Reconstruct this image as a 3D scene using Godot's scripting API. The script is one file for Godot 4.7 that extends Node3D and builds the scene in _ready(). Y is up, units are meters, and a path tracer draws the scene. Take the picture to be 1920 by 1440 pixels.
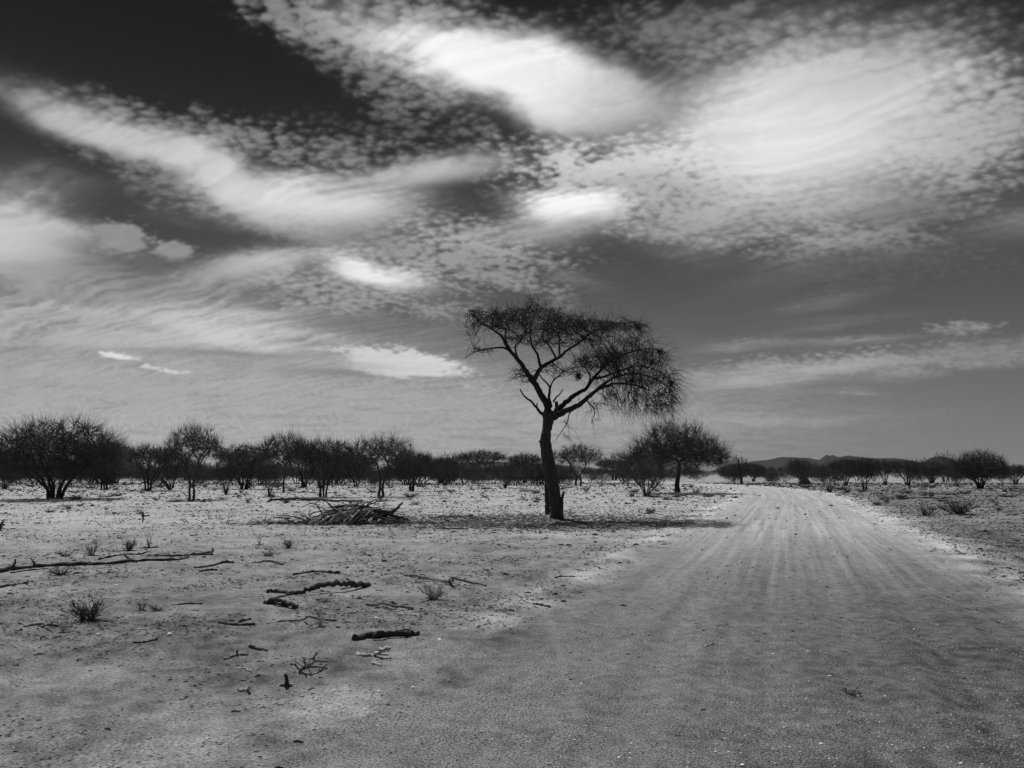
extends Node3D
# A lone bare acacia beside a dirt track on a dry plain, in black and white.

const F := 1493.0            # focal length in units of a 1920 wide picture
const EYE := 1.6
const HORIZON := 884.0
var pitch := atan((HORIZON - 720.0) / F)
var cam_basis: Basis
var rng := RandomNumberGenerator.new()
var na := FastNoiseLite.new()
var nb := FastNoiseLite.new()
var used := {}
var mats := {}

# ------------------------------------------------------------------ helpers
func numbered(called: String) -> String:
	var k: int = used.get(called, -1) + 1
	used[called] = k
	return called if k == 0 else "%s_%03d" % [called, k]

func ray(px: float, py: float) -> Vector3:
	return cam_basis * Vector3((px - 960.0) / F, (720.0 - py) / F, -1.0)

func on_ground(px: float, py: float) -> Vector3:
	var d := ray(px, py)
	var t := EYE / maxf(-d.y, 0.001)
	var p := Vector3(d.x * t, 0.0, d.z * t)
	p.y = soil(p.x, p.z)
	return p

func at_depth(px: float, py: float, depth: float) -> Vector3:
	var d := ray(px, py)
	return Vector3(0, EYE, 0) + d * (depth / -d.z)

func road_x(d: float) -> float:      # centre line of the track at d metres ahead
	var x := 0.05 + 0.345 * d
	if d > 48.0:
		var e := d - 48.0
		x -= e * e * 0.0042
	return x

func road_t(x: float, d: float) -> float:    # signed distance from the centre line, about
	return (x - road_x(d)) / sqrt(1.0 + 0.345 * 0.345)

const HALF := 2.95

func on_road(x: float, z: float) -> float:
	var d := -z
	if d > 150.0 or d < -40.0: return 0.0
	return 1.0 - smoothstep(HALF - 0.5, HALF + 0.25, absf(road_t(x, d)))

func soil_base(x: float, z: float) -> float:
	return na.get_noise_2d(x * 3.0, z * 3.0) * 0.045 + na.get_noise_2d(x * 22.0 + 300.0, z * 22.0) * 0.016 + na.get_noise_2d(x * 110.0, z * 110.0 + 70.0) * 0.006

func soil(x: float, z: float) -> float:
	var t := absf(road_t(x, -z))
	var h := soil_base(x, z)
	if -z < 150.0 and -z > -40.0:
		h += 0.035 * exp(-pow((t - HALF - 0.15) / 0.35, 2.0)) * (0.6 + 0.8 * na.get_noise_2d(x * 14.0, z * 14.0))
		h -= 0.05 * (1.0 - smoothstep(HALF - 0.9, HALF - 0.1, t))
	return h

func tag(o: Node3D, label: String, category := "", group := "", kind := "") -> Node3D:
	if label != "": o.set_meta("label", label)
	if category != "": o.set_meta("category", category)
	if group != "": o.set_meta("group", group)
	if kind != "": o.set_meta("kind", kind)
	return o

func thing(called: String, label: String, category: String, at: Vector3, group := "") -> Node3D:
	var o := Node3D.new()
	o.name = numbered(called)
	o.position = at
	add_child(o, true)
	return tag(o, label, category, group)

func put(called: String, mesh: Mesh, mat: Material, parent: Node3D = null) -> MeshInstance3D:
	var o := MeshInstance3D.new()
	o.mesh = mesh
	o.material_override = mat
	if parent == null:
		o.name = numbered(called)
		add_child(o, true)
	else:
		var k := 0
		for c in parent.get_children():
			if String(c.name).begins_with(called): k += 1
		o.name = called if k == 0 else "%s_%03d" % [called, k]
		parent.add_child(o, true)
	return o

func copy_of(o: Node3D, called: String, label: String, at: Vector3, turn: float, size: Vector3, group := "") -> Node3D:
	var c: Node3D = o.duplicate()
	c.name = numbered(called)
	add_child(c, true)
	c.position = at
	c.rotation.y = turn
	c.scale = size
	c.set_meta("label", label)
	if group != "": c.set_meta("group", group)
	elif c.has_meta("group"): c.remove_meta("group")
	return c

class Buf:
	var v := PackedVector3Array()
	var n := PackedVector3Array()
	var uv := PackedVector2Array()
	var ix := PackedInt32Array()

	func tube(pts: PackedVector3Array, rad: PackedFloat32Array, sides := 3, capped := false, rough := 0.0, rg: RandomNumberGenerator = null) -> void:
		var m := pts.size()
		if m < 2: return
		var dir := (pts[1] - pts[0]).normalized()
		var up := Vector3.UP if absf(dir.y) < 0.9 else Vector3.RIGHT
		var side := dir.cross(up).normalized()
		var start := v.size()
		var along := 0.0
		for i in m:
			if i > 0:
				along += pts[i].distance_to(pts[i - 1])
			var t := dir
			if i < m - 1:
				t = (pts[i + 1] - pts[i]).normalized()
				if i > 0: t = (t + (pts[i] - pts[i - 1]).normalized()).normalized()
			else:
				t = (pts[i] - pts[i - 1]).normalized()
			side = (side - t * side.dot(t)).normalized()
			var other := t.cross(side)
			for k in sides:
				var a := TAU * k / sides
				var o := side * cos(a) + other * sin(a)
				var r := rad[i]
				if rough > 0.0: r *= 1.0 + rg.randf_range(-rough, rough)
				v.append(pts[i] + o * r)
				n.append(o)
				uv.append(Vector2(float(k) / sides, along))
		for i in m - 1:
			for k in sides:
				var a := start + i * sides + k
				var b := start + i * sides + (k + 1) % sides
				var c := a + sides
				var d := b + sides
				ix.append(a); ix.append(c); ix.append(b)
				ix.append(b); ix.append(c); ix.append(d)
		if capped:
			for e in [0, m - 1]:
				var c := v.size()
				var f := (pts[0] - pts[1]).normalized() if e == 0 else (pts[m - 1] - pts[m - 2]).normalized()
				v.append(pts[e] + f * rad[e] * 0.35); n.append(f); uv.append(Vector2(0.5, along))
				for k in sides:
					v.append(v[start + e * sides + k]); n.append(f); uv.append(Vector2(0.5, along))
				for k in sides:
					var p := c + 1 + k
					var q := c + 1 + (k + 1) % sides
					ix.append(c)
					if e == 0:
						ix.append(p); ix.append(q)
					else:
						ix.append(q); ix.append(p)

	func mesh() -> ArrayMesh:
		var me := ArrayMesh.new()
		var a := []
		a.resize(Mesh.ARRAY_MAX)
		a[Mesh.ARRAY_VERTEX] = v
		a[Mesh.ARRAY_NORMAL] = n
		a[Mesh.ARRAY_TEX_UV] = uv
		a[Mesh.ARRAY_INDEX] = ix
		me.add_surface_from_arrays(Mesh.PRIMITIVE_TRIANGLES, a)
		return me

func rv(s := 1.0) -> Vector3:
	return Vector3(rng.randf_range(-s, s), rng.randf_range(-s, s), rng.randf_range(-s, s))

func smooth_path(pts: PackedVector3Array, rad: PackedFloat32Array, per: int, wob: float) -> Array:
	var op := PackedVector3Array()
	var orad := PackedFloat32Array()
	var m := pts.size()
	for i in m - 1:
		var p0 := pts[maxi(i - 1, 0)]
		var p3 := pts[mini(i + 2, m - 1)]
		for k in per:
			var t := float(k) / per
			var q := pts[i].cubic_interpolate(pts[i + 1], p0, p3, t)
			var r := lerpf(rad[i], rad[i + 1], t)
			op.append(q + rv(r * wob)); orad.append(r)
	op.append(pts[m - 1]); orad.append(rad[m - 1])
	return [op, orad]

# ------------------------------------------------------------------ materials
func grey(v: float) -> Color:
	return Color(v, v, v).linear_to_srgb()

func noise_tex(size: int, freq: float, oct: int, lo: float, hi: float, sd: int, ridged := false, spread := 0.5) -> NoiseTexture2D:
	var n := FastNoiseLite.new()
	n.seed = sd
	n.noise_type = FastNoiseLite.TYPE_SIMPLEX_SMOOTH
	n.frequency = freq
	n.fractal_type = FastNoiseLite.FRACTAL_RIDGED if ridged else FastNoiseLite.FRACTAL_FBM
	n.fractal_octaves = oct
	var t := NoiseTexture2D.new()
	t.width = size; t.height = size
	t.seamless = true
	t.noise = n
	t.generate_mipmaps = false
	var g := Gradient.new()
	g.offsets = PackedFloat32Array([0.5 - spread, 0.5, 0.5 + spread])
	g.colors = PackedColorArray([grey(lo), grey((lo + hi) * 0.5), grey(hi)])
	t.color_ramp = g
	return t

func make_materials() -> void:
	var grain := noise_tex(1024, 0.06, 6, 0.5, 1.12, 3, false, 0.32)
	var relief := noise_tex(1024, 0.1, 5, 0.0, 1.0, 4)
	var specks := noise_tex(1024, 0.07, 6, 0.3, 1.3, 5, false, 0.33)
	for k in ["sand", "track"]:
		var m := StandardMaterial3D.new()
		m.vertex_color_use_as_albedo = true
		m.albedo_texture = grain if k == "sand" else specks
		m.roughness = 0.95
		m.metallic_specular = 0.2
		m.heightmap_enabled = true
		m.heightmap_texture = relief
		m.heightmap_scale = 1.1 if k == "sand" else 1.5
		mats[k] = m
	var bark := noise_tex(512, 0.03, 4, 0.1, 1.6, 8, true, 0.42)
	var spec := {"bark": 0.05, "limb": 0.024, "twig": 0.03, "far_twig": 0.055, "far_bark": 0.045, "dead": 0.24, "pale": 0.5, "dark_wood": 0.055, "grass": 0.06, "dry_grass": 0.3, "brush": 0.3}
	for k in spec:
		var m := StandardMaterial3D.new()
		m.albedo_color = grey(spec[k])
		m.roughness = 0.9
		m.metallic_specular = 0.25
		if k in ["bark", "dead", "pale", "dark_wood", "brush"]:
			m.albedo_texture = bark
			m.uv1_scale = Vector3(1.0, 0.5, 1.0)
			m.heightmap_enabled = true
			m.heightmap_texture = bark
			m.heightmap_scale = 2.5 if k == "bark" else 0.8
		mats[k] = m
	var stone := StandardMaterial3D.new()
	stone.albedo_color = grey(0.72); stone.roughness = 0.8
	mats["stone"] = stone
	var litter := StandardMaterial3D.new()
	litter.albedo_color = Color.WHITE
	litter.vertex_color_use_as_albedo = true
	litter.roughness = 0.95
	mats["litter"] = litter
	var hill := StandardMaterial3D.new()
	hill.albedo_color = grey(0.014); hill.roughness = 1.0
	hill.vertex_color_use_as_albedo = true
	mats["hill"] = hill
	var mud := StandardMaterial3D.new()
	mud.albedo_color = grey(0.06); mud.roughness = 0.95
	mats["mud"] = mud

# ------------------------------------------------------------------ sky
const SW := 4096
const SH := 2048
var s_l := PackedFloat32Array()     # tone, as the eye sees it, 0..1
var s_u := PackedFloat32Array()     # place in the front window
var s_v := PackedFloat32Array()
var s_pop := PackedFloat32Array()
var s_fib := PackedFloat32Array()
var s_fbm := PackedFloat32Array()
var w_w := 0
var w_h := 0
var n_pop := FastNoiseLite.new()
var n_cell := FastNoiseLite.new()
var n_fib := FastNoiseLite.new()
var n_fbm := FastNoiseLite.new()

func sky_base(el: float, az: float) -> float:
	# clear air: dark overhead, paler towards the horizon
	var k := clampf(el / 0.56, 0.0, 1.6)
	var t := lerpf(0.54, 0.12, pow(smoothstep(-0.06, 1.0, k), 0.72))
	return t - 0.03 * smoothstep(-0.1, 0.6, az) * (1.0 - smoothstep(0.0, 0.9, k))

func sky_fields(d: Vector3) -> Vector3:
	var h := d.y + 0.07
	var x := d.x / h
	var z := d.z / h
	var wx := n_fbm.get_noise_2d(x * 3.0, z * 3.0)
	var wz := n_fbm.get_noise_2d(x * 3.0 + 50.0, z * 3.0 + 9.0)
	# the puffs are as deep as they are wide, so they flatten less with distance than the sheet does
	var g := d.y + 0.32
	var gx := d.x / g
	var gz := d.z / g
	var p := n_pop.get_noise_2d(gx * 66.0 + wx * 0.8, gz * 88.0 + wz * 0.8)
	var c := -n_cell.get_noise_2d(gx * 66.0 + wx * 0.8 + p * 0.45, gz * 90.0 + wz * 0.8 - p * 0.45)
	var fx := x * 0.82 + z * 0.57
	var fz := -x * 0.57 + z * 0.82
	var fb := n_fib.get_noise_2d((fx + wx * 0.1) * 2.5, (fz + wz * 0.10) * 30.0)
	var mid := n_pop.get_noise_2d(gx * 19.0 + 80.0, gz * 27.0)
	return Vector3((c - 0.52) * 1.25 + p * 0.85 + mid * 0.75, fb, wx * 1.4 + 0.15 * p)

func layer(cx: float, cy: float, rx: float, ry: float, ang: float, tone: float, strength: float, kind: String, hard := 1.0) -> void:
	# one bank of cloud: smooth lens, fibrous veil, or broken mackerel field
	var ca := cos(deg_to_rad(ang))
	var sa := sin(deg_to_rad(ang))
	var ext := 2.2
	var bw := ext * sqrt(rx * rx * ca * ca + ry * ry * sa * sa) + 30.0
	var bh := ext * sqrt(rx * rx * sa * sa + ry * ry * ca * ca) + 30.0
	var bend := clampf(ry / 55.0, 0.3, 1.0)
	for j in w_h:
		var row := j * w_w
		for i in range(0, w_w, 1):
			var q := row + i
			var du := s_u[q] - cx
			if du < -bw or du > bw: continue
			var dv := s_v[q] - cy
			if dv < -bh or dv > bh: continue
			var fbm := s_fbm[q]
			var pop := s_pop[q]
			var fib := s_fib[q]
			du += (fbm * 48.0 + fib * 6.0) * bend
			dv += (-fbm * 26.0 + fib * 7.0) * bend + pop * 3.5
			var a := (du * ca + dv * sa) / rx
			var b := (-du * sa + dv * ca) / ry
			var r := a * a + b * b
			if r > 4.4: continue
			var e := exp(-pow(r, 1.15 * hard))
			var o := 0.0
			if kind == "lens":
				var x := e * strength * (1.0 + 0.12 * fib)
				o = clampf(x + 0.10 * pop * x * (1.2 - x) * 2.0, 0.0, 1.0)
				o = lerpf(o, o * o * (3.0 - 2.0 * o), 0.6)
			elif kind == "veil":
				o = clampf(e * strength * (0.82 + 0.42 * fib + 0.35 * fbm + 0.12 * pop), 0.0, 1.0)
			elif kind == "crisp":
				o = smoothstep(0.22, 0.78, e * strength + 0.14 * fbm + 0.26 * pop + 0.16 * fib) * 0.92
			else:
				var den := clampf(e * strength, 0.0, 1.0)
				var th := lerpf(1.0, -0.75, den)
				o = smoothstep(th - 0.75, th + 0.75, pop * 0.9 + 0.3 * fib) * smoothstep(0.03, 0.35, den)
				o *= 0.55 + 0.45 * den
			if o <= 0.003: continue
			var lum := tone * (1.0 + 0.05 * s_fib[q] + (0.07 * s_pop[q] if kind == "flock" else 0.0))
			s_l[q] = lerpf(s_l[q], lum, clampf(o, 0.0, 1.0))

func build_sky() -> Texture2D:
	n_pop.seed = 21; n_pop.noise_type = FastNoiseLite.TYPE_SIMPLEX_SMOOTH; n_pop.frequency = 0.42; n_pop.fractal_octaves = 4; n_pop.fractal_gain = 0.62
	n_cell.seed = 5; n_cell.noise_type = FastNoiseLite.TYPE_CELLULAR; n_cell.frequency = 0.75; n_cell.fractal_type = FastNoiseLite.FRACTAL_NONE
	n_cell.cellular_return_type = FastNoiseLite.RETURN_DISTANCE; n_cell.cellular_jitter = 0.9
	n_fib.seed = 8; n_fib.noise_type = FastNoiseLite.TYPE_SIMPLEX_SMOOTH; n_fib.frequency = 0.6; n_fib.fractal_octaves = 4
	n_fbm.seed = 12; n_fbm.noise_type = FastNoiseLite.TYPE_SIMPLEX_SMOOTH; n_fbm.frequency = 0.5; n_fbm.fractal_octaves = 5
	# the whole sphere, coarse: the same thin broken cloud all round
	var cw := 512
	var ch := 256
	var coarse := PackedFloat32Array()
	coarse.resize(cw * ch)
	for j in ch:
		var el := (0.5 - (j + 0.5) / ch) * PI
		for i in cw:
			var az := ((i + 0.5) / cw - 0.5) * TAU
			var e2 := maxf(el, 0.0)
			var d := Vector3(sin(az) * cos(e2), sin(e2), -cos(az) * cos(e2))
			coarse[j * cw + i] = generic(d, e2, az)
	var im := Image.create_from_data(cw, ch, false, Image.FORMAT_RF, coarse.to_byte_array())
	im.resize(SW, SH, Image.INTERPOLATE_BILINEAR)
	var big := im.get_data().to_float32_array()
	# the part ahead, fine
	var c0 := SW / 2 - 460
	var c1 := SW / 2 + 460
	var r0 := SH / 2 - 450
	var r1 := SH / 2
	w_w = c1 - c0
	w_h = r1 - r0
	var total := w_w * w_h
	var inv := cam_basis.inverse()
	s_l.resize(total); s_u.resize(total); s_v.resize(total); s_pop.resize(total); s_fib.resize(total); s_fbm.resize(total)
	for j in w_h:
		var el := (0.5 - (r0 + j + 0.5) / SH) * PI
		for i in w_w:
			var az := ((c0 + i + 0.5) / SW - 0.5) * TAU
			var d := Vector3(sin(az) * cos(el), sin(el), -cos(az) * cos(el))
			var q := j * w_w + i
			var c := inv * d
			s_u[q] = 960.0 - c.x / c.z * F
			s_v[q] = 720.0 + c.y / c.z * F
			var f := sky_fields(d)
			s_pop[q] = f.x; s_fib[q] = f.y; s_fbm[q] = f.z
			s_l[q] = sky_base(el, az)
	clouds()
	for j in w_h:
		var el := (0.5 - (r0 + j + 0.5) / SH) * PI
		for i in w_w:
			var q := j * w_w + i
			var at := (r0 + j) * SW + c0 + i
			# towards the window's rim the laid-out banks give way to the general cloud
			var rim := minf(minf(i, w_w - 1 - i) / 50.0, j / 60.0)
			big[at] = lerpf(big[at], s_l[q], clampf(rim, 0.0, 1.0))
	var out := PackedFloat32Array()
	out.resize(SW * SH * 3)
	for q in SW * (SH / 2 + 8):
		var t := big[q]
		var l := t / 12.92 if t < 0.04045 else pow((t + 0.055) / 1.055, 2.4)
		var o := ((q / SW) * SW + (q % SW + SW / 2) % SW) * 3      # the picture's first column lies straight ahead
		out[o] = l; out[o + 1] = l; out[o + 2] = l
	for q in range(SW * (SH / 2 + 8), SW * SH):
		out[q * 3] = 0.2; out[q * 3 + 1] = 0.2; out[q * 3 + 2] = 0.2
	return ImageTexture.create_from_image(Image.create_from_data(SW, SH, false, Image.FORMAT_RGBF, out.to_byte_array()))

func generic(d: Vector3, el: float, az: float) -> float:
	var l := sky_base(el, az)
	var soft := n_fbm.get_noise_2d(d.x / (d.y + 0.3) * 5.0, d.z / (d.y + 0.3) * 5.0 + 30.0)
	var cover := smoothstep(-0.25, 0.45, n_fbm.get_noise_2d(d.x / (d.y + 0.15) * 1.3 + 7.0, d.z / (d.y + 0.15) * 1.3) + 0.25 * soft)
	return lerpf(l, 0.74, clampf(cover * (0.75 + 0.5 * soft), 0.0, 1.0))

func clouds() -> void:
	# general thin veils low in the sky
	layer(200, 800, 1000, 150, 0, 0.68, 1.15, "veil")
	layer(1000, 780, 450, 60, 0, 0.64, 0.9, "veil")
	layer(250, 720, 640, 60, 2, 0.66, 0.95, "veil")
	layer(120, 640, 440, 60, 4, 0.66, 1.0, "veil")
	layer(330, 600, 360, 50, 4, 0.72, 1.05, "veil")
	layer(450, 618, 170, 34, 10, 0.78, 0.9, "veil")
	layer(60, 595, 240, 30, 2, 0.70, 0.8, "veil")
	layer(300, 548, 240, 26, 4, 0.56, 0.7, "veil")
	# top left tail and the great lens
	layer(640, 90, 330, 50, 32, 0.40, 0.75, "flock")
	layer(620, 50, 240, 45, 20, 0.56, 0.85, "flock")
	layer(500, 0, 160, 30, 20, 0.48, 0.8, "flock")
	layer(820, 25, 200, 32, 6, 0.52, 0.75, "flock")
	layer(760, 190, 150, 60, 40, 0.42, 0.62, "flock")
	layer(800, 250, 230, 30, 8, 0.34, 0.6, "flock")
	layer(760, 80, 160, 45, 25, 0.70, 0.8, "veil")
	layer(910, 125, 260, 85, 17, 0.74, 0.85, "lens")
	layer(960, 145, 250, 68, 16, 0.96, 1.25, "lens", 1.25)
	layer(1100, 185, 140, 44, 8, 0.93, 1.0, "lens", 1.2)
	# upper right
	layer(1330, 70, 330, 80, 0, 0.46, 0.62, "flock")
	layer(1330, 40, 240, 45, -5, 0.42, 0.6, "veil")
	layer(1720, 90, 300, 80, 0, 0.36, 0.6, "flock")
	layer(1270, 170, 140, 80, 0, 0.36, 0.55, "veil")
	layer(1540, 260, 400, 200, -6, 0.50, 1.0, "veil")
	layer(1790, 250, 200, 130, -10, 0.64, 0.9, "flock")
	layer(1830, 255, 150, 34, -16, 0.64, 0.7, "veil")
	layer(1170, 320, 240, 72, 2, 0.80, 1.0, "flock")
	layer(1290, 380, 250, 74, 0, 0.64, 0.9, "flock")
	layer(1480, 400, 260, 70, -4, 0.58, 0.8, "veil")
	layer(1560, 450, 230, 36, -4, 0.58, 0.75, "flock")
	layer(1530, 225, 290, 160, -10, 0.81, 1.08, "lens")
	layer(1470, 245, 210, 105, -12, 0.90, 0.95, "lens")
	layer(1600, 150, 190, 70, -5, 0.76, 0.6, "lens")
	layer(1340, 275, 130, 42, -14, 0.82, 0.85, "flock")
	layer(1700, 500, 260, 50, -6, 0.36, 0.6, "flock")
	layer(1740, 400, 150, 50, -10, 0.46, 0.55, "flock")
	layer(1915, 412, 80, 26, -8, 0.50, 0.8, "veil")
	# the left wing and its arms
	layer(320, 340, 230, 40, 16, 0.46, 0.75, "flock")
	layer(400, 245, 300, 34, 14, 0.50, 0.75, "flock")
	layer(600, 270, 200, 40, 6, 0.50, 0.75, "flock")
	layer(260, 270, 270, 42, 22, 0.64, 0.95, "veil")
	layer(180, 240, 170, 32, 22, 0.72, 0.95, "lens")
	layer(400, 320, 230, 42, 20, 0.78, 1.0, "lens")
	layer(590, 372, 200, 56, 5, 0.83, 1.1, "lens")
	layer(590, 380, 130, 32, 3, 0.89, 0.8, "lens")
	layer(800, 322, 190, 30, -8, 0.72, 0.95, "lens")
	layer(640, 425, 190, 36, 6, 0.60, 0.7, "veil")
	# the middle
	layer(880, 470, 200, 66, 8, 0.66, 0.85, "flock")
	layer(960, 520, 150, 36, 16, 0.54, 0.75, "flock")
	layer(660, 450, 190, 26, 8, 0.54, 0.7, "flock")
	layer(1010, 430, 130, 36, -6, 0.64, 0.85, "lens")
	layer(1070, 384, 115, 40, 5, 0.66, 0.7, "lens")
	layer(1072, 384, 96, 30, 5, 0.97, 1.1, "lens", 0.85)
	layer(1080, 520, 60, 14, 18, 0.46, 0.7, "veil")
	layer(600, 545, 180, 42, 8, 0.62, 0.8, "flock")
	layer(790, 570, 170, 32, 12, 0.56, 0.7, "flock")
	layer(470, 495, 130, 28, -6, 0.74, 0.95, "lens")
	layer(420, 530, 120, 24, 0, 0.66, 0.7, "veil")
	layer(700, 505, 130, 36, 12, 0.66, 0.6, "lens")
	layer(700, 508, 112, 28, 12, 0.92, 1.05, "lens", 0.85)
	# left edge
	layer(30, 440, 150, 90, 18, 0.76, 1.1, "lens")
	layer(20, 450, 80, 50, 10, 0.78, 0.8, "lens")
	layer(60, 338, 180, 18, 4, 0.40, 0.7, "veil")
	layer(260, 478, 150, 24, 6, 0.42, 0.8, "veil")
	layer(225, 448, 62, 32, 0, 0.58, 1.2, "crisp")
	layer(322, 470, 42, 20, 0, 0.58, 1.2, "crisp")
	layer(110, 505, 150, 24, 4, 0.58, 0.8, "veil")
	# small bright scraps and bars
	layer(760, 682, 125, 28, 8, 0.84, 1.0, "crisp", 1.2)
	layer(700, 662, 100, 9, 4, 0.80, 1.0, "crisp")
	layer(600, 676, 160, 9, 5, 0.66, 0.8, "veil")
	layer(212, 670, 48, 8, 6, 0.88, 1.0, "crisp")
	layer(275, 690, 32, 5, 5, 0.82, 0.95, "crisp")
	layer(325, 697, 38, 5, 5, 0.82, 0.95, "crisp")
	layer(280, 645, 26, 6, 0, 0.74, 0.8, "crisp")
	layer(650, 610, 110, 14, 2, 0.40, 0.6, "veil")
	layer(430, 662, 160, 10, 2, 0.46, 0.6, "veil")
	layer(640, 700, 120, 8, 4, 0.46, 0.6, "veil")
	# right hand streaks
	layer(1545, 568, 120, 16, -14, 0.44, 0.8, "veil")
	layer(1600, 600, 160, 8, -5, 0.42, 0.7, "veil")
	layer(1400, 648, 80, 10, -5, 0.56, 0.85, "veil")
	layer(1600, 638, 120, 9, -4, 0.56, 0.85, "veil")
	layer(1520, 618, 110, 6, -8, 0.46, 0.6, "veil")
	layer(1640, 680, 380, 28, -4, 0.62, 0.75, "flock")
	layer(1640, 686, 360, 22, -4, 0.56, 0.8, "veil")
	layer(1430, 706, 220, 20, -5, 0.64, 0.9, "veil")
	layer(1520, 690, 150, 9, -4, 0.66, 0.8, "veil")
	layer(1800, 618, 80, 16, 0, 0.56, 0.8, "flock")
	layer(1850, 655, 130, 18, -3, 0.52, 0.8, "veil")
	layer(1600, 738, 60, 5, 0, 0.58, 0.7, "veil")
	layer(1350, 740, 220, 10, -2, 0.54, 0.6, "veil")
	layer(1390, 790, 220, 13, -1, 0.62, 0.9, "veil")
	layer(1620, 775, 160, 6, -1, 0.50, 0.6, "veil")

# ------------------------------------------------------------------ trees
class Plant:
	var wood := Buf.new()
	var twigs := Buf.new()
	var rg := RandomNumberGenerator.new()
	var tip := 0.006
	var pipe := 0.46
	var thick := 0.03         # anything stouter counts as wood
	var twig_len := 0.35
	var twig_n := 4
	var droop := Vector3.ZERO
	var outward := 0.5
	var wob := 0.12
	var centre := Vector3.ZERO

	func r3() -> Vector3:
		return Vector3(rg.randf_range(-1, 1), rg.randf_range(-1, 1), rg.randf_range(-1, 1))

	func limb(p: Vector3, dir: Vector3, q: Vector3, r0: float, r1: float) -> Vector3:
		var len := p.distance_to(q)
		var b: Buf = wood if r0 > thick else twigs
		var sides := 7 if r0 > 0.09 else (5 if r0 > 0.03 else 3)
		var segs := clampi(int(len / 0.45) + 1, 2, 5)
		var pts := PackedVector3Array()
		var rad := PackedFloat32Array()
		var c1 := p + dir * len * 0.4
		for i in segs + 1:
			var t := float(i) / segs
			var a := p.lerp(c1, t)
			var c := c1.lerp(q, t)
			var w := a.lerp(c, t)
			if i > 0 and i < segs: w += r3() * len * wob * 0.5
			pts.append(w)
			rad.append(lerpf(r0, r1, t))
		b.tube(pts, rad, sides)
		return (pts[segs] - pts[segs - 1]).normalized()

	func spray(p: Vector3, dir: Vector3, r: float) -> void:
		for k in twig_n:
			var d := (dir * outward + r3() * 0.7 + droop * 0.6).normalized()
			var l := twig_len * (0.3 + 1.3 * pow(rg.randf(), 1.8))
			var m := p + d * l * 0.5 + r3() * l * 0.08
			var e := m + (d + droop * 0.7 + r3() * 0.35).normalized() * l * 0.5
			twigs.tube(PackedVector3Array([p, m, e]), PackedFloat32Array([r, r * 0.75, r * 0.3]), 3)

	func grow(p: Vector3, dir: Vector3, goals: PackedVector3Array, r_in: float, level: int) -> void:
		var n := goals.size()
		if n == 0: return
		if n == 1:
			var d := limb(p, dir, goals[0], r_in, tip * 0.8)
			spray(p.lerp(goals[0], 0.55), d, tip * 0.8)
			spray(goals[0], d, tip * 0.8)
			return
		var c := Vector3.ZERO
		for g in goals: c += g
		c /= n
		var f := rg.randf_range(0.28, 0.5)
		var q := p.lerp(c, f) + r3() * p.distance_to(c) * wob
		var r1 := minf(tip * pow(n, pipe), r_in)
		var nd := limb(p, dir, q, r_in, r1)
		var a := goals[rg.randi() % n]
		var far := a
		var best := -2.0
		var da := (a - q).normalized()
		for g in goals:
			var w := 1.0 - da.dot((g - q).normalized()) + 0.15 * rg.randf()
			if w > best:
				best = w; far = g
		var db := (far - q).normalized()
		var s1 := PackedVector3Array()
		var s2 := PackedVector3Array()
		var bias := rg.randf_range(-0.12, 0.12)
		for g in goals:
			var dg := (g - q).normalized()
			if dg.dot(da) + bias > dg.dot(db): s1.append(g)
			else: s2.append(g)
		if s1.is_empty() or s2.is_empty():
			var all := goals.duplicate()
			s1 = all.slice(0, n / 2)
			s2 = all.slice(n / 2)
		for s in [s1, s2]:
			var r := minf(tip * pow(s.size(), pipe), r1)
			grow(q, nd, s, r, level + 1)

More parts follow.
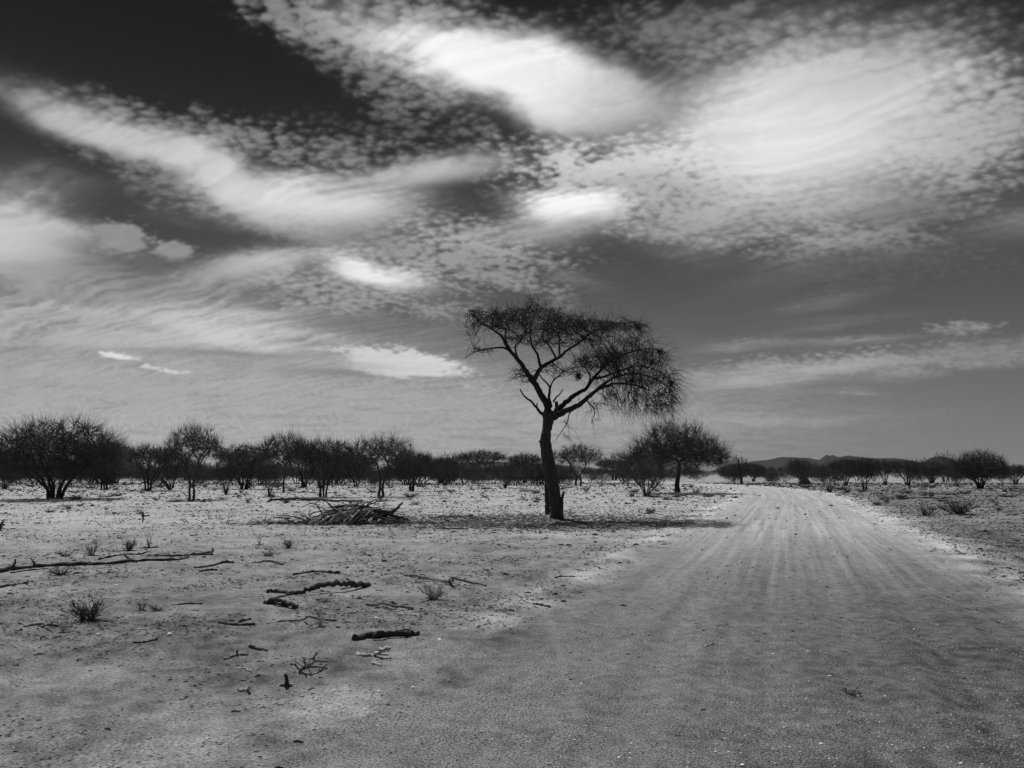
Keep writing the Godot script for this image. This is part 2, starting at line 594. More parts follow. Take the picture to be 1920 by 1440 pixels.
func tree_mesh(kind: String, sd: int, w: float, h: float, clear: float, goals_n: int, stems: int) -> Array:
	# kind: umbrella, vase or round; w, h metres; clear: height of the crown's underside
	var pl := Plant.new()
	pl.rg.seed = sd
	var big := maxf(w, h)
	pl.tip = 0.0095 if h > 2.6 else 0.0075
	pl.twig_len = 0.125 * big
	pl.twig_n = 5
	pl.outward = 1.1
	pl.droop = Vector3(0, 0.45, 0)
	pl.wob = 0.08
	pl.thick = 0.032
	pl.pipe = 0.37
	var goals := PackedVector3Array()
	var lob := FastNoiseLite.new()
	lob.seed = sd; lob.frequency = 1.1
	var guard := 0
	while goals.size() < goals_n and guard < goals_n * 30:
		guard += 1
		var a := pl.rg.randf() * TAU
		var u := sqrt(pl.rg.randf())
		var x := cos(a) * u
		var z := sin(a) * u
		var bump := 1.0 + 0.22 * lob.get_noise_2d(x * 1.6 + 4.0, z * 1.6)
		var top := h * bump
		var y := 0.0
		var k := pl.rg.randf()
		if kind == "umbrella":
			top = (h - 0.22 * h * pow(u, 2.4)) * (0.93 + 0.07 * bump)
			var under := clear + (h * 0.62 - clear) * pow(u, 0.8)
			y = lerpf(under, top, pow(k, 0.6))
		elif kind == "vase":
			top = (h - 0.38 * h * pow(u, 2.2)) * (0.9 + 0.1 * bump)
			var under := clear + (h * 0.42 - clear) * pow(u, 1.2)
			y = lerpf(under, top, pow(k, 0.75))
		elif kind == "dome":
			top = h * (1.0 - 0.48 * pow(u, 2.2)) * (0.93 + 0.07 * bump)
			var under := clear + 0.16 * h * u
			y = lerpf(under, top, pow(k, 0.8))
		elif kind == "fan":
			top = (h - 0.2 * h * pow(u, 3.0)) * (0.9 + 0.1 * bump)
			var under := clear + (h * 0.72 - clear) * pow(u, 0.9)
			y = lerpf(under, top, pow(k, 0.7))
		else:
			top = lerpf(h * 0.42, h, sqrt(maxf(0.0, 1.0 - u * u))) * (0.92 + 0.08 * bump)
			var under := clear + (h * 0.36 - clear) * pow(u, 1.5)
			y = lerpf(under, top, k)
		if lob.get_noise_3d(x * 2.2, y / h * 3.0, z * 2.2) < -0.38: continue
		goals.append(Vector3(x * w * 0.5 * bump, y, z * w * 0.46 * bump))
	# split by bearing into stems
	var parts := []
	for s in stems: parts.append(PackedVector3Array())
	var off := pl.rg.randf() * TAU
	for g in goals:
		var s := int(fposmod(atan2(g.z, g.x) + off + pl.rg.randf_range(-0.3, 0.3), TAU) / TAU * stems) % stems
		parts[s].append(g)
	for s in stems:
		var ps: PackedVector3Array = parts[s]
		if ps.is_empty(): continue
		var c := Vector3.ZERO
		for g in ps: c += g
		c /= ps.size()
		var flat := Vector3(c.x, 0, c.z)
		var base := flat.normalized() * (0.0 if stems == 1 else 0.05 * h) + Vector3(pl.rg.randf_range(-0.02, 0.02), -0.05, pl.rg.randf_range(-0.02, 0.02)) * h * 0.4
		var r := pl.tip * pow(ps.size(), pl.pipe) * 1.25
		var first := Vector3(c.x * 0.18, clear * 0.8, c.z * 0.18)
		if stems == 1: first = Vector3(c.x * 0.1 + pl.rg.randf_range(-0.1, 0.1), clear * 0.85, pl.rg.randf_range(-0.1, 0.1))
		var nd := pl.limb(base, Vector3(flat.x * 0.1, 1, flat.z * 0.1).normalized(), first, r * 1.35, r)
		pl.grow(first, nd, ps, r, 0)
	return [pl.wood, pl.twigs]

var protos := {}

func plant(proto: String, called: String, label: String, category: String, px: float, py: float, wpx: float, top: float, group := "", squash := 1.0) -> Node3D:
	# stands a tree of a given shape at the spot, scaled to its size
	var at := on_ground(px, py)
	var depth := -at.z
	var pr: Dictionary = protos[proto]
	var w := wpx / F * depth
	var h := (py - top) / F * depth
	var o: Node3D
	var m: Array = pr.pool[pr.next % pr.pool.size()]
	pr.next += 1
	o = thing(called, label, category, at, group)
	put("trunk", m[0], mats["far_bark"], o)
	put("crown", m[1], mats["far_twig"], o)
	o.scale = Vector3(w / pr.w, h / pr.h, w / pr.w * squash)
	o.rotation.y = float(pr.next % 2) * PI if pr.turn else 0.0
	return o

func proto(called: String, kind: String, w: float, h: float, clear: float, n: int, stems: int, count: int, turn := true) -> void:
	var pool := []
	for k in count:
		var b := tree_mesh(kind, 100 + protos.size() * 17 + k * 7, w, h, clear, n, stems)
		var wb: Buf = b[0]
		var tb: Buf = b[1]
		pool.append([wb.mesh(), tb.mesh()])
	protos[called] = {"pool": pool, "w": w, "h": h, "next": 0, "turn": turn}

# ------------------------------------------------------------------ the great tree
const TREE_D := 27.4
func tp(cx: float, cy: float, dz: float) -> Vector3:     # from the close-up's scale to the place
	return at_depth(820.0 + cx / 2.88, 520.0 + cy / 2.88, TREE_D - dz)

func tree_limb(line: PackedVector2Array, z0: float, z1: float, w0: float, w1: float) -> Array:
	var pts := PackedVector3Array()
	var rad := PackedFloat32Array()
	var m := line.size()
	for i in m:
		var t := float(i) / (m - 1)
		pts.append(tp(line[i].x, line[i].y, lerpf(z0, z1, t)))
		rad.append(lerpf(w0, w1, pow(t, 0.8)) / 2.0 / 158.0)
	return smooth_path(pts, rad, 4, 0.22)

func hero_tree() -> void:
	var base := tp(645, 1297, 0)
	base.y = soil(base.x, base.z)
	var root := thing("acacia_tree", "tall bare acacia standing alone beside the dirt track, crown leaning right", "tree", base)
	var shift := -base
	# trunk with its own outline
	var t := [[648, 1318, 92], [646, 1296, 74], [641, 1240, 66], [630, 1160, 64], [616, 1080, 66], [602, 1005, 68], [590, 940, 65], [584, 880, 58], [590, 830, 50], [598, 780, 58], [603, 745, 78], [607, 722, 60]]
	var pts := PackedVector3Array()
	var rad := PackedFloat32Array()
	for a in t:
		pts.append(tp(a[0], a[1], 0) + shift); rad.append(a[2] / 2.0 / 158.0)
	var b := Buf.new()
	var s := smooth_path(pts, rad, 4, 0.03)
	b.tube(s[0], s[1], 14, true, 0.07, rng)
	put("trunk", b.mesh(), mats["bark"], root)
	var extra := [
		["stem", PackedVector2Array([Vector2(596, 1275), Vector2(595, 1200), Vector2(590, 1120), Vector2(588, 1050), Vector2(592, 990)]), -0.45, -0.05, 28.0, 22.0],
		["stub", PackedVector2Array([Vector2(664, 1275), Vector2(672, 1230), Vector2(675, 1190), Vector2(683, 1157)]), 0.1, 0.12, 24.0, 12.0],
		["stub", PackedVector2Array([Vector2(582, 915), Vector2(562, 897), Vector2(547, 882)]), 0.1, 0.15, 14.0, 7.0],
		["dead_limb", PackedVector2Array([Vector2(585, 750), Vector2(560, 735), Vector2(535, 702), Vector2(508, 672), Vector2(470, 642), Vector2(446, 603)]), 0.0, 0.5, 22.0, 7.0],
		["dead_limb", PackedVector2Array([Vector2(545, 722), Vector2(537, 700), Vector2(540, 678)]), 0.2, 0.25, 12.0, 6.0],
		["dead_limb", PackedVector2Array([Vector2(628, 740), Vector2(645, 705), Vector2(640, 672)]), 0.25, 0.3, 26.0, 18.0],
		["dead_limb", PackedVector2Array([Vector2(628, 670), Vector2(640, 650), Vector2(660, 630), Vector2(678, 606)]), 0.3, 0.6, 12.0, 5.0],
	]
	for e in extra:
		var l := tree_limb(e[1], e[2], e[3], e[4], e[5])
		var q := PackedVector3Array()
		for p in l[0]: q.append(p + shift)
		var eb := Buf.new()
		eb.tube(q, l[1], 8, true, 0.08, rng)
		put(e[0], eb.mesh(), mats["bark"], root)
	# living limbs
	var limbs := [
		[PackedVector2Array([Vector2(600, 745), Vector2(590, 690), Vector2(560, 630), Vector2(520, 565), Vector2(480, 510), Vector2(440, 450), Vector2(402, 405), Vector2(372, 370), Vector2(352, 325), Vector2(310, 288), Vector2(245, 248), Vector2(180, 195)]), 0.0, 0.5, 44.0, 5.0],
		[PackedVector2Array([Vector2(400, 402), Vector2(365, 382), Vector2(320, 380), Vector2(265, 388), Vector2(200, 405), Vector2(148, 437)]), 0.3, 1.3, 15.0, 3.0],
		[PackedVector2Array([Vector2(518, 560), Vector2(545, 512), Vector2(578, 475), Vector2(630, 447), Vector2(662, 430), Vector2(700, 395), Vector2(762, 355), Vector2(830, 302), Vector2(920, 262), Vector2(1060, 238)]), 0.2, 1.0, 28.0, 4.0],
		[PackedVector2Array([Vector2(560, 490), Vector2(550, 455), Vector2(538, 410), Vector2(512, 370), Vector2(502, 310), Vector2(505, 250), Vector2(535, 190)]), 0.3, -0.6, 19.0, 4.0],
		[PackedVector2Array([Vector2(660, 430), Vector2(658, 375), Vector2(655, 320), Vector2(640, 275), Vector2(665, 215)]), 0.3, -1.3, 15.0, 4.0],
		[PackedVector2Array([Vector2(640, 440), Vector2(605, 370), Vector2(570, 330), Vector2(575, 270), Vector2(610, 200)]), 0.3, 1.6, 12.0, 3.0],
		[PackedVector2Array([Vector2(395, 395), Vector2(372, 345), Vector2(368, 290), Vector2(395, 240), Vector2(440, 180)]), 0.3, -1.2, 14.0, 4.0],
		[PackedVector2Array([Vector2(440, 450), Vector2(420, 380), Vector2(450, 340), Vector2(480, 280), Vector2(400, 210)]), 0.3, 1.8, 13.0, 3.0],
		[PackedVector2Array([Vector2(615, 700), Vector2(602, 650), Vector2(608, 600), Vector2(590, 570), Vector2(560, 540), Vector2(545, 500)]), 0.1, 1.0, 20.0, 4.0],
		[PackedVector2Array([Vector2(608, 600), Vector2(625, 560), Vector2(660, 530), Vector2(690, 500)]), 0.3, 1.2, 11.0, 3.0],
		[PackedVector2Array([Vector2(625, 752), Vector2(660, 738), Vector2(710, 715), Vector2(765, 688), Vector2(812, 650), Vector2(862, 608), Vector2(905, 590), Vector2(970, 572), Vector2(1060, 580), Vector2(1150, 612)]), 0.0, 1.2, 44.0, 5.0],
		[PackedVector2Array([Vector2(640, 735), Vector2(672, 695), Vector2(712, 660), Vector2(755, 628), Vector2(802, 600), Vector2(840, 550), Vector2(885, 500), Vector2(950, 445), Vector2(1050, 402), Vector2(1160, 385), Vector2(1230, 405)]), 0.0, -0.4, 34.0, 4.0],
		[PackedVector2Array([Vector2(845, 545), Vector2(905, 535), Vector2(1000, 502), Vector2(1100, 480), Vector2(1210, 510)]), -0.15, -1.7, 18.0, 4.0],
		[PackedVector2Array([Vector2(865, 606), Vector2(920, 560), Vector2(990, 530), Vector2(1090, 520), Vector2(1200, 560), Vector2(1260, 610)]), 0.5, 2.2, 18.0, 4.0],
		[PackedVector2Array([Vector2(805, 598), Vector2(825, 540), Vector2(800, 490), Vector2(760, 460)]), -0.2, -1.2, 13.0, 4.0],
		[PackedVector2Array([Vector2(740, 700), Vector2(712, 740), Vector2(700, 790), Vector2(672, 830), Vector2(640, 880)]), 0.1, 0.5, 9.0, 2.5],
		[PackedVector2Array([Vector2(800, 660), Vector2(830, 690), Vector2(850, 730), Vector2(830, 790)]), 0.3, 0.9, 9.0, 2.5],
	]
	var nodes := []
	var lines := []
	for li in limbs.size():
		var e: Array = limbs[li]
		var l := tree_limb(e[0], e[1], e[2], e[3], e[4])
		var q := PackedVector3Array()
		for p in l[0]: q.append(p + shift)
		lines.append([q, l[1]])
		for i in range(int(q.size() * 0.3), q.size()):
			nodes.append([q[i], li, (q[i] - q[i - 1]).normalized(), l[1][i]])
	# where the fine branches end: [cx, cy, rx, ry, depth half, count, droop, z]
	var crowns := [
		[250, 225, 125, 62, 1.3, 140, 0.0, 0.3], [390, 215, 130, 62, 1.9, 191, 0.0, 0.0], [560, 215, 130, 85, 2.1, 206, 0.0, 0.0],
		[430, 300, 110, 60, 1.5, 64, 0.0, 0.2], [620, 320, 110, 50, 1.5, 64, 0.0, 0.2], [780, 340, 110, 40, 1.4, 46, 0.0, 0.2], [900, 350, 150, 45, 1.5, 60, 0.1, 0.2], [1050, 345, 80, 40, 1.2, 34, 0.3, 0.2], [1275, 620, 42, 60, 0.8, 30, 1.2, 0.4], [1190, 700, 90, 40, 1.0, 44, 1.3, 0.5], [1010, 690, 90, 35, 1.0, 24, 1.2, 0.6], [520, 130, 40, 40, 0.6, 15, 0.0, 0.0], [700, 250, 120, 58, 2.0, 169, 0.0, 0.0], [830, 268, 130, 48, 1.7, 147, 0.0, 0.3],
		[980, 258, 140, 32, 1.2, 110, 0.0, 0.7], [1095, 275, 60, 30, 0.8, 18, 0.5, 0.8], [170, 300, 50, 40, 0.8, 9, 0.2, 0.5],
		[250, 395, 100, 25, 0.6, 17, 0.1, 0.9], [460, 330, 110, 40, 1.5, 52, 0.0, 0.0], [600, 360, 100, 40, 1.4, 37, 0.0, 0.0],
		[640, 500, 80, 40, 0.8, 44, 0.0, 0.8], [450, 530, 60, 45, 0.7, 37, 0.0, 0.4], [770, 480, 75, 50, 1.3, 66, 0.0, -0.6],
		[900, 440, 130, 55, 1.9, 184, 0.1, 0.0], [1040, 425, 140, 55, 2.1, 96, 0.3, 0.0], [1170, 425, 95, 55, 1.7, 63, 0.6, 0.0],
		[960, 540, 130, 55, 2.0, 78, 0.4, 0.3], [1100, 530, 130, 60, 2.1, 100, 0.7, 0.3], [1220, 530, 80, 70, 1.5, 58, 1.0, 0.2],
		[1000, 630, 120, 40, 1.6, 40, 1.0, 0.6], [1130, 640, 110, 50, 1.6, 51, 1.2, 0.6], [1230, 640, 60, 60, 1.1, 27, 1.3, 0.5],
		[890, 640, 70, 50, 1.0, 18, 0.9, 0.6], [850, 720, 50, 60, 0.6, 8, 1.2, 0.6], [690, 830, 35, 60, 0.4, 6, 1.2, 0.4],
		[780, 690, 60, 40, 0.6, 6, 0.9, 0.5], [1150, 340, 30, 25, 0.5, 10, 0.0, 0.4],
	]
	var bins := {}
	for c in crowns:
		for k in int(c[5] * 0.85):
			var a := rng.randf() * TAU
			var u := pow(rng.randf(), 0.5)
			var dz := rng.randf_range(-1, 1)
			var pl := sqrt(1.0 - dz * dz * 0.55)
			var g := tp(c[0] + cos(a) * u * c[2] * pl, c[1] + sin(a) * u * c[3] * pl, c[7] + dz * c[4]) + shift
			var best := 1e9
			var bi := 0
			for i in nodes.size():
				var d: Vector3 = g - nodes[i][0]
				var w := d.length_squared() + maxf(0.0, -d.y) * 0.9 * (1.0 - minf(c[6], 1.0))
				if w < best:
					best = w; bi = i
			if not bins.has(bi): bins[bi] = [PackedVector3Array(), 0.0]
			bins[bi][0].append(g)
			bins[bi][1] = maxf(bins[bi][1], c[6])
	for li in limbs.size():
		var lb := Buf.new()
		lb.tube(lines[li][0], lines[li][1], 8, true, 0.06, rng)
		var limb := put("limb", lb.mesh(), mats["limb"], root)
		var pl := Plant.new()
		pl.rg.seed = 500 + li
		pl.thick = 99.0
		pl.tip = 0.007
		pl.pipe = 0.5
		pl.twig_n = 3
		pl.wob = 0.24
		var any := false
		for bi in bins:
			if nodes[bi][1] != li: continue
			any = true
			var dr: float = bins[bi][1]
			pl.droop = Vector3(0.35, -1.0, 0.0) * dr * 0.8
			pl.tip = 0.007 - 0.0014 * minf(dr, 1.0)
			pl.twig_len = 0.38 + 0.2 * dr
			pl.outward = 0.85
			pl.twig_n = 3 if dr > 0.2 else 2
			var gs: PackedVector3Array = bins[bi][0]
			pl.grow(nodes[bi][0], nodes[bi][2], gs, minf(pl.tip * pow(gs.size(), pl.pipe), nodes[bi][3]), 0)
		if any: put("twigs", pl.twigs.mesh(), mats["twig"], limb)
	# dark clumps caught in the right of the crown
	for c in [[1262, 575, 22], [1202, 402, 18], [1158, 458, 15], [1085, 268, 18], [760, 535, 22], [1050, 560, 18]]:
		var cb := Buf.new()
		var m := tp(c[0], c[1], 0.3) + shift
		for k in 110:
			var r: float = c[2] / 158.0
			var p := m + Vector3(rng.randfn(0, 0.34), rng.randfn(0, 0.34), rng.randfn(0, 0.34)) * r
			cb.tube(PackedVector3Array([p, p + rv(r * 0.9)]), PackedFloat32Array([0.008, 0.005]), 3)
		put("twig_clump", cb.mesh(), mats["twig"], root)
	var sb := Buf.new()
	sb.tube(PackedVector3Array([tp(666, 205, 0.9) + shift, tp(664, 188, 0.9) + shift, tp(667, 170, 0.9) + shift]), PackedFloat32Array([0.02, 0.022, 0.008]), 5, true)
	put("snapped_twig", sb.mesh(), mats["pale"], root).set_meta("label", "pale snapped twig at the top of the crown")

# ------------------------------------------------------------------ ground
func grain_tone(x: float, z: float, d: float) -> float:
	# colour of the dry soil: pale blown sand, firmer grey crust, scuffed patches, plus painted light, paler with distance
	var a := nb.get_noise_2d(x * 2.2, z * 2.2)
	var b := nb.get_noise_2d(x * 11.0 + 40.0, z * 11.0)
	var c := nb.get_noise_2d(x * 60.0, z * 60.0 + 15.0)
	var far := smoothstep(7.0, 32.0, d)  # grazing light on the far ground, put into the soil colour
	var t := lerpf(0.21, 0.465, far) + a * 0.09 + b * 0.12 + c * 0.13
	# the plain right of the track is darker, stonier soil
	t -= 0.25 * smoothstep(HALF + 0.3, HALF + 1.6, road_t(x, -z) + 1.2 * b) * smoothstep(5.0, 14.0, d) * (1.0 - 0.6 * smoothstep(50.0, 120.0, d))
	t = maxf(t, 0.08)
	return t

func make_ground() -> void:
	var angs := PackedFloat32Array()
	var a := -60.0
	while a < 60.0:
		angs.append(deg_to_rad(a)); a += 0.2
	a = 60.0
	while a < 300.0:
		angs.append(deg_to_rad(a)); a += 4.0
	var rads := PackedFloat32Array()
	var r := 2.0
	while r < 140.0:
		rads.append(r); r *= 1.0145
	while r < 12000.0:
		rads.append(r); r *= 1.12
	var v := PackedVector3Array()
	var n := PackedVector3Array()
	var c := PackedColorArray()
	var uv := PackedVector2Array()
	var ix := PackedInt32Array()
	var na_ := angs.size()
	v.append(Vector3(0, soil(0, 0), 0)); c.append(Color(0.2, 0.2, 0.2)); uv.append(Vector2.ZERO)
	for i in rads.size():
		for k in na_:
			var x := sin(angs[k]) * rads[i]
			var z := -cos(angs[k]) * rads[i]
			var y := soil(x, z) if rads[i] < 400.0 else 0.0
			v.append(Vector3(x, y, z))
			uv.append(Vector2(x, z) / 2.4)
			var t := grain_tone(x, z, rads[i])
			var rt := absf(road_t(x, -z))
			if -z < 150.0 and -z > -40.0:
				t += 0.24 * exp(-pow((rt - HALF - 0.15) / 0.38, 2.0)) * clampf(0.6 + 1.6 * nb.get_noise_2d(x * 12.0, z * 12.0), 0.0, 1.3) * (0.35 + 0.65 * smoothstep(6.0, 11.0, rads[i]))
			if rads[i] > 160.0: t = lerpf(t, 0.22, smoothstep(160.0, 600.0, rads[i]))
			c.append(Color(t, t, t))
	for k in na_:
		ix.append(0); ix.append(1 + k); ix.append(1 + (k + 1) % na_)
	for i in rads.size() - 1:
		for k in na_:
			var p := 1 + i * na_ + k
			var q := 1 + i * na_ + (k + 1) % na_
			ix.append(p); ix.append(p + na_); ix.append(q)
			ix.append(q); ix.append(p + na_); ix.append(q + na_)
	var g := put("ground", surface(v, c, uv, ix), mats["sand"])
	tag(g, "pale dry sandy plain with scattered litter", "", "", "structure")

func surface(v: PackedVector3Array, c: PackedColorArray, uv: PackedVector2Array, ix: PackedInt32Array) -> ArrayMesh:
	var n := PackedVector3Array()
	n.resize(v.size())
	for i in range(0, ix.size(), 3):
		var f := (v[ix[i + 2]] - v[ix[i]]).cross(v[ix[i + 1]] - v[ix[i]])
		if f.y < 0.0:      # face upwards
			f = -f
			var k := ix[i + 1]
			ix[i + 1] = ix[i + 2]; ix[i + 2] = k
		n[ix[i]] += f; n[ix[i + 1]] += f; n[ix[i + 2]] += f
	for i in n.size():
		n[i] = n[i].normalized()
		if n[i].y < 0.0: n[i] = -n[i]
	var me := ArrayMesh.new()
	var a := []
	a.resize(Mesh.ARRAY_MAX)
	a[Mesh.ARRAY_VERTEX] = v
	a[Mesh.ARRAY_NORMAL] = n
	a[Mesh.ARRAY_COLOR] = c
	a[Mesh.ARRAY_TEX_UV] = uv
	a[Mesh.ARRAY_INDEX] = ix
	me.add_surface_from_arrays(Mesh.PRIMITIVE_TRIANGLES, a)
	return me

func track_height(x: float, z: float, t: float, s: float) -> float:
	# wheel ruts, ridges of loose sand between them, washboard
	var h := soil_base(x, z) * 0.8 + 0.012
	for w in [[-1.75, 0.20, 0.028], [-1.1, 0.16, 0.022], [-0.35, 0.14, 0.014], [0.55, 0.18, 0.026], [1.25, 0.17, 0.022], [1.95, 0.2, 0.026]]:
		var o: float = w[0] + 0.22 * na.get_noise_2d(s * 1.6, w[0] * 50.0)
		h -= w[2] * exp(-pow((t - o) / w[1], 2.0))
		h += w[2] * 0.5 * exp(-pow((absf(t - o) - w[1] * 2.0) / 0.08, 2.0))
	var wash := smoothstep(0.05, 0.4, na.get_noise_2d(t * 9.0 + 200.0, s * 2.2))
	h += 0.008 * wash * sin(s * 11.0 + 2.0 * na.get_noise_2d(t * 20.0, s * 6.0))
	var edge := HALF + 0.8 * na.get_noise_2d(s * 7.0, signf(t) * 90.0) + 0.2 * na.get_noise_2d(s * 26.0, signf(t) * 40.0)
	h -= 0.11 * smoothstep(edge - 0.35, edge + 0.45, absf(t))
	return h

func make_track() -> void:
	var ss := PackedFloat32Array()
	var s := -30.0
	while s < 140.0:
		ss.append(s)
		s += 0.5 if s < 2.0 else clampf(s * 0.0075, 0.035, 0.6)
	var m := 220
	var v := PackedVector3Array()
	var c := PackedColorArray()
	var uv := PackedVector2Array()
	var ix := PackedInt32Array()
	for i in ss.size():
		for k in m + 1:
			var t := lerpf(-3.7, 3.7, float(k) / m)
			var d := ss[i]
			var x := road_x(d) + t * 1.058
			var z := -d
			v.append(Vector3(x, track_height(x, z, t, d), z))
			uv.append(Vector2(x, z) / 1.7 + Vector2(0.3, 0.6))
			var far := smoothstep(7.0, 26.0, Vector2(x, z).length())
			var tone := lerpf(0.16, 0.52, far)  # painted light falloff: track dark close by, pale far off
			# streaks of loose pale sand along the wheel lines, darker gravel between
			var st := nb.get_noise_2d(t * 42.0, d * 1.4)
			var st2 := nb.get_noise_2d(t * 95.0 + 30.0, d * 3.0)
			var pa := nb.get_noise_2d(x * 9.0, z * 16.0)
			var fine := nb.get_noise_2d(x * 90.0, z * 90.0)
			tone += (st * 0.15 + st2 * 0.09) * (0.22 + 0.62 * far) + pa * 0.035 + fine * 0.10
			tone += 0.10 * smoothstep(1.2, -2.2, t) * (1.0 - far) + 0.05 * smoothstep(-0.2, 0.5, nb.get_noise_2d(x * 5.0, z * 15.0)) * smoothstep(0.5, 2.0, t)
			var rim := smoothstep(HALF - 0.9, HALF, absf(t))
			tone += 0.18 * rim * clampf(0.6 + 1.6 * nb.get_noise_2d(x * 12.0, z * 12.0), 0.0, 1.3) * (0.35 + 0.65 * smoothstep(6.0, 11.0, -z))
			tone += 0.075 * nb.get_noise_2d(t * 170.0 + 9.0, d * 1.1) * smoothstep(7.0, 14.0, d)
			# loose sand of the plain is carried in over the left side
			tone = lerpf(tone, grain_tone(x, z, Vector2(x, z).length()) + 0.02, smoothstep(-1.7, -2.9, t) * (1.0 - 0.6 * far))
			tone -= 0.045 * smoothstep(-0.5, 2.5, t) * (1.0 - far)      # gravel darker towards the near right
			tone = maxf(tone, 0.06)
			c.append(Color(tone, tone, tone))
	for i in ss.size() - 1:
		for k in m:
			var p := i * (m + 1) + k
			ix.append(p); ix.append(p + m + 1); ix.append(p + 1)
			ix.append(p + 1); ix.append(p + m + 1); ix.append(p + m + 2)
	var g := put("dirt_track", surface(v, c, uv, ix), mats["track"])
	tag(g, "wide rutted gravel and sand track bending left in the distance", "", "", "structure")

func surface_y(x: float, z: float) -> float:
	var t := road_t(x, -z)
	var y := soil(x, z)
	if absf(t) < 3.7 and -z < 140.0: y = maxf(y, track_height(x, z, t, -z))
	return y

# ------------------------------------------------------------------ hills
func hill_range(label: String, dist: float, profile: Array, deep: float, sd: int) -> void:
	# profile: [picture x, picture y of the ridge]
	var v := PackedVector3Array()
	var c := PackedColorArray()
	var uv := PackedVector2Array()
	var ix := PackedInt32Array()
	var x0: float = profile[0][0]
	var x1: float = profile[-1][0]
	var cols := 160
	var rows := 24
	for k in cols + 1:
		var px := lerpf(x0, x1, float(k) / cols)
		var py := 884.0
		for i in profile.size() - 1:
			if px >= profile[i][0] and px <= profile[i + 1][0]:
				var t: float = (px - profile[i][0]) / (profile[i + 1][0] - profile[i][0])
				py = cubic_interpolate(profile[i][1], profile[i + 1][1], profile[maxi(i - 1, 0)][1], profile[mini(i + 2, profile.size() - 1)][1], t)
		py -= 0.9 * na.get_noise_2d(px * 2.5, sd * 3.0)
		var top := at_depth(px, py, dist)
		for j in rows + 1:
			var q := float(j) / rows * 2.0 - 1.0
			var x := top.x * (1.0 + q * deep / dist)
			var z := top.z - q * deep
			var fall := pow(1.0 - absf(q), 1.3)
			var gully := na.get_noise_2d(x * 0.06 + sd, z * 0.06) * 0.22 * (1.0 - fall) * 2.0 + na.get_noise_2d(x * 0.2, z * 0.05 + sd) * 0.1 * absf(q)
			var y := maxf(top.y, 1.0) * clampf(fall * (1.0 + gully), 0.0, 1.0)
			if j == 0 or j == rows: y = -5.0
			v.append(Vector3(x, y, z))
			uv.append(Vector2(x, z) * 0.01)
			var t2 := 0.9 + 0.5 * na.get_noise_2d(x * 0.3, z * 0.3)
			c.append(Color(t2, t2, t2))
	for k in cols:
		for j in rows:
			var p := k * (rows + 1) + j
			ix.append(p); ix.append(p + rows + 1); ix.append(p + 1)
			ix.append(p + 1); ix.append(p + rows + 1); ix.append(p + rows + 2)
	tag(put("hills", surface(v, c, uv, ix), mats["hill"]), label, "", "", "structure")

# ------------------------------------------------------------------ fallen wood, tufts, stones
func fallen(called: String, label: String, category: String, lines: Array, mat: String) -> void:
	# lines: [[picture points on the ground], radius from, radius to, [heights above the ground]]
	var first: Array = lines[0]
	var root_at := on_ground(first[0][0].x, first[0][0].y)
	var o := thing(called, label, category, root_at)
	var main := Buf.new()
	for li in lines.size():
		var l: Array = lines[li]
		var pts := PackedVector3Array()
		var rad := PackedFloat32Array()
		var hs: Array = l[3] if l.size() > 3 else []
		var m: int = l[0].size()
		for i in m:
			var g := on_ground(l[0][i].x, l[0][i].y)
			var r: float = lerpf(l[1], l[2], float(i) / (m - 1)) * 0.62 + 0.0035
			var lift: float = hs[i] if i < hs.size() else 0.0
			# a point lifted off the ground is nearer than where its line of sight lands
			var s := (EYE - lift - r * 0.6) / EYE
			var w := Vector3(g.x * s, 0, g.z * s)
			w.y = surface_y(w.x, w.z) + lift + r * 0.55
			pts.append(w - root_at)
			rad.append(r)
		var sp := smooth_path(pts, rad, 5, 0.5)
		if li == 0:
			main.tube(sp[0], sp[1], 7, true, 0.24, rng)
			put("stem", main.mesh(), mats[mat], o)
		else:
			var sb := Buf.new()
			sb.tube(sp[0], sp[1], 6, true, 0.14, rng)
			put("side_branch", sb.mesh(), mats[mat], o)

func P(list: Array) -> PackedVector2Array:
	var o := PackedVector2Array()
	for i in range(0, list.size(), 2): o.append(Vector2(list[i], list[i + 1]))
	return o

func tuft_meshes(sd: int, stems: int, h: float, spread: float, r: float, forks: int) -> Array:
	var rg := RandomNumberGenerator.new()
	rg.seed = sd
	var b := Buf.new()
	var core := Buf.new()
	for k in stems:
		var a := rg.randf() * TAU
		var out := pow(rg.randf(), 0.6) * spread
		var p := Vector3(cos(a), 0, sin(a)) * 0.05 * h + Vector3(0, -0.02, 0)
		var d := Vector3(cos(a) * out, 1.0, sin(a) * out).normalized()
		var l := h * rg.randf_range(0.55, 1.1)
		var pts := PackedVector3Array([p])
		var rad := PackedFloat32Array([r])
		for i in 4:
			d = (d + Vector3(rg.randf_range(-0.25, 0.25), rg.randf_range(-0.22, 0.18), rg.randf_range(-0.25, 0.25))).normalized()
			pts.append(pts[i] + d * l * 0.25)
			rad.append(r * (1.0 - 0.2 * (i + 1)))
		b.tube(pts, rad, 3)
		for f in forks:
			var i := rg.randi_range(1, 3)
			var e := (d + Vector3(rg.randf_range(-0.9, 0.9), rg.randf_range(-0.2, 0.5), rg.randf_range(-0.9, 0.9))).normalized()
			var q := pts[i]
			b.tube(PackedVector3Array([q, q + e * l * 0.16, q + e * l * 0.32 + Vector3(0, l * 0.03, 0)]), PackedFloat32Array([r * 0.6, r * 0.5, r * 0.3]), 3)
	for k in 8:
		var a := rg.randf() * TAU
		core.tube(PackedVector3Array([Vector3(0, 0.01, 0), Vector3(cos(a), 0.1, sin(a)) * h * 0.25, Vector3(cos(a), 0.02, sin(a)) * h * rg.randf_range(0.4, 0.7)]), PackedFloat32Array([r * 1.8, r * 1.2, r * 0.6]), 4)
	return [b.mesh(), core.mesh()]

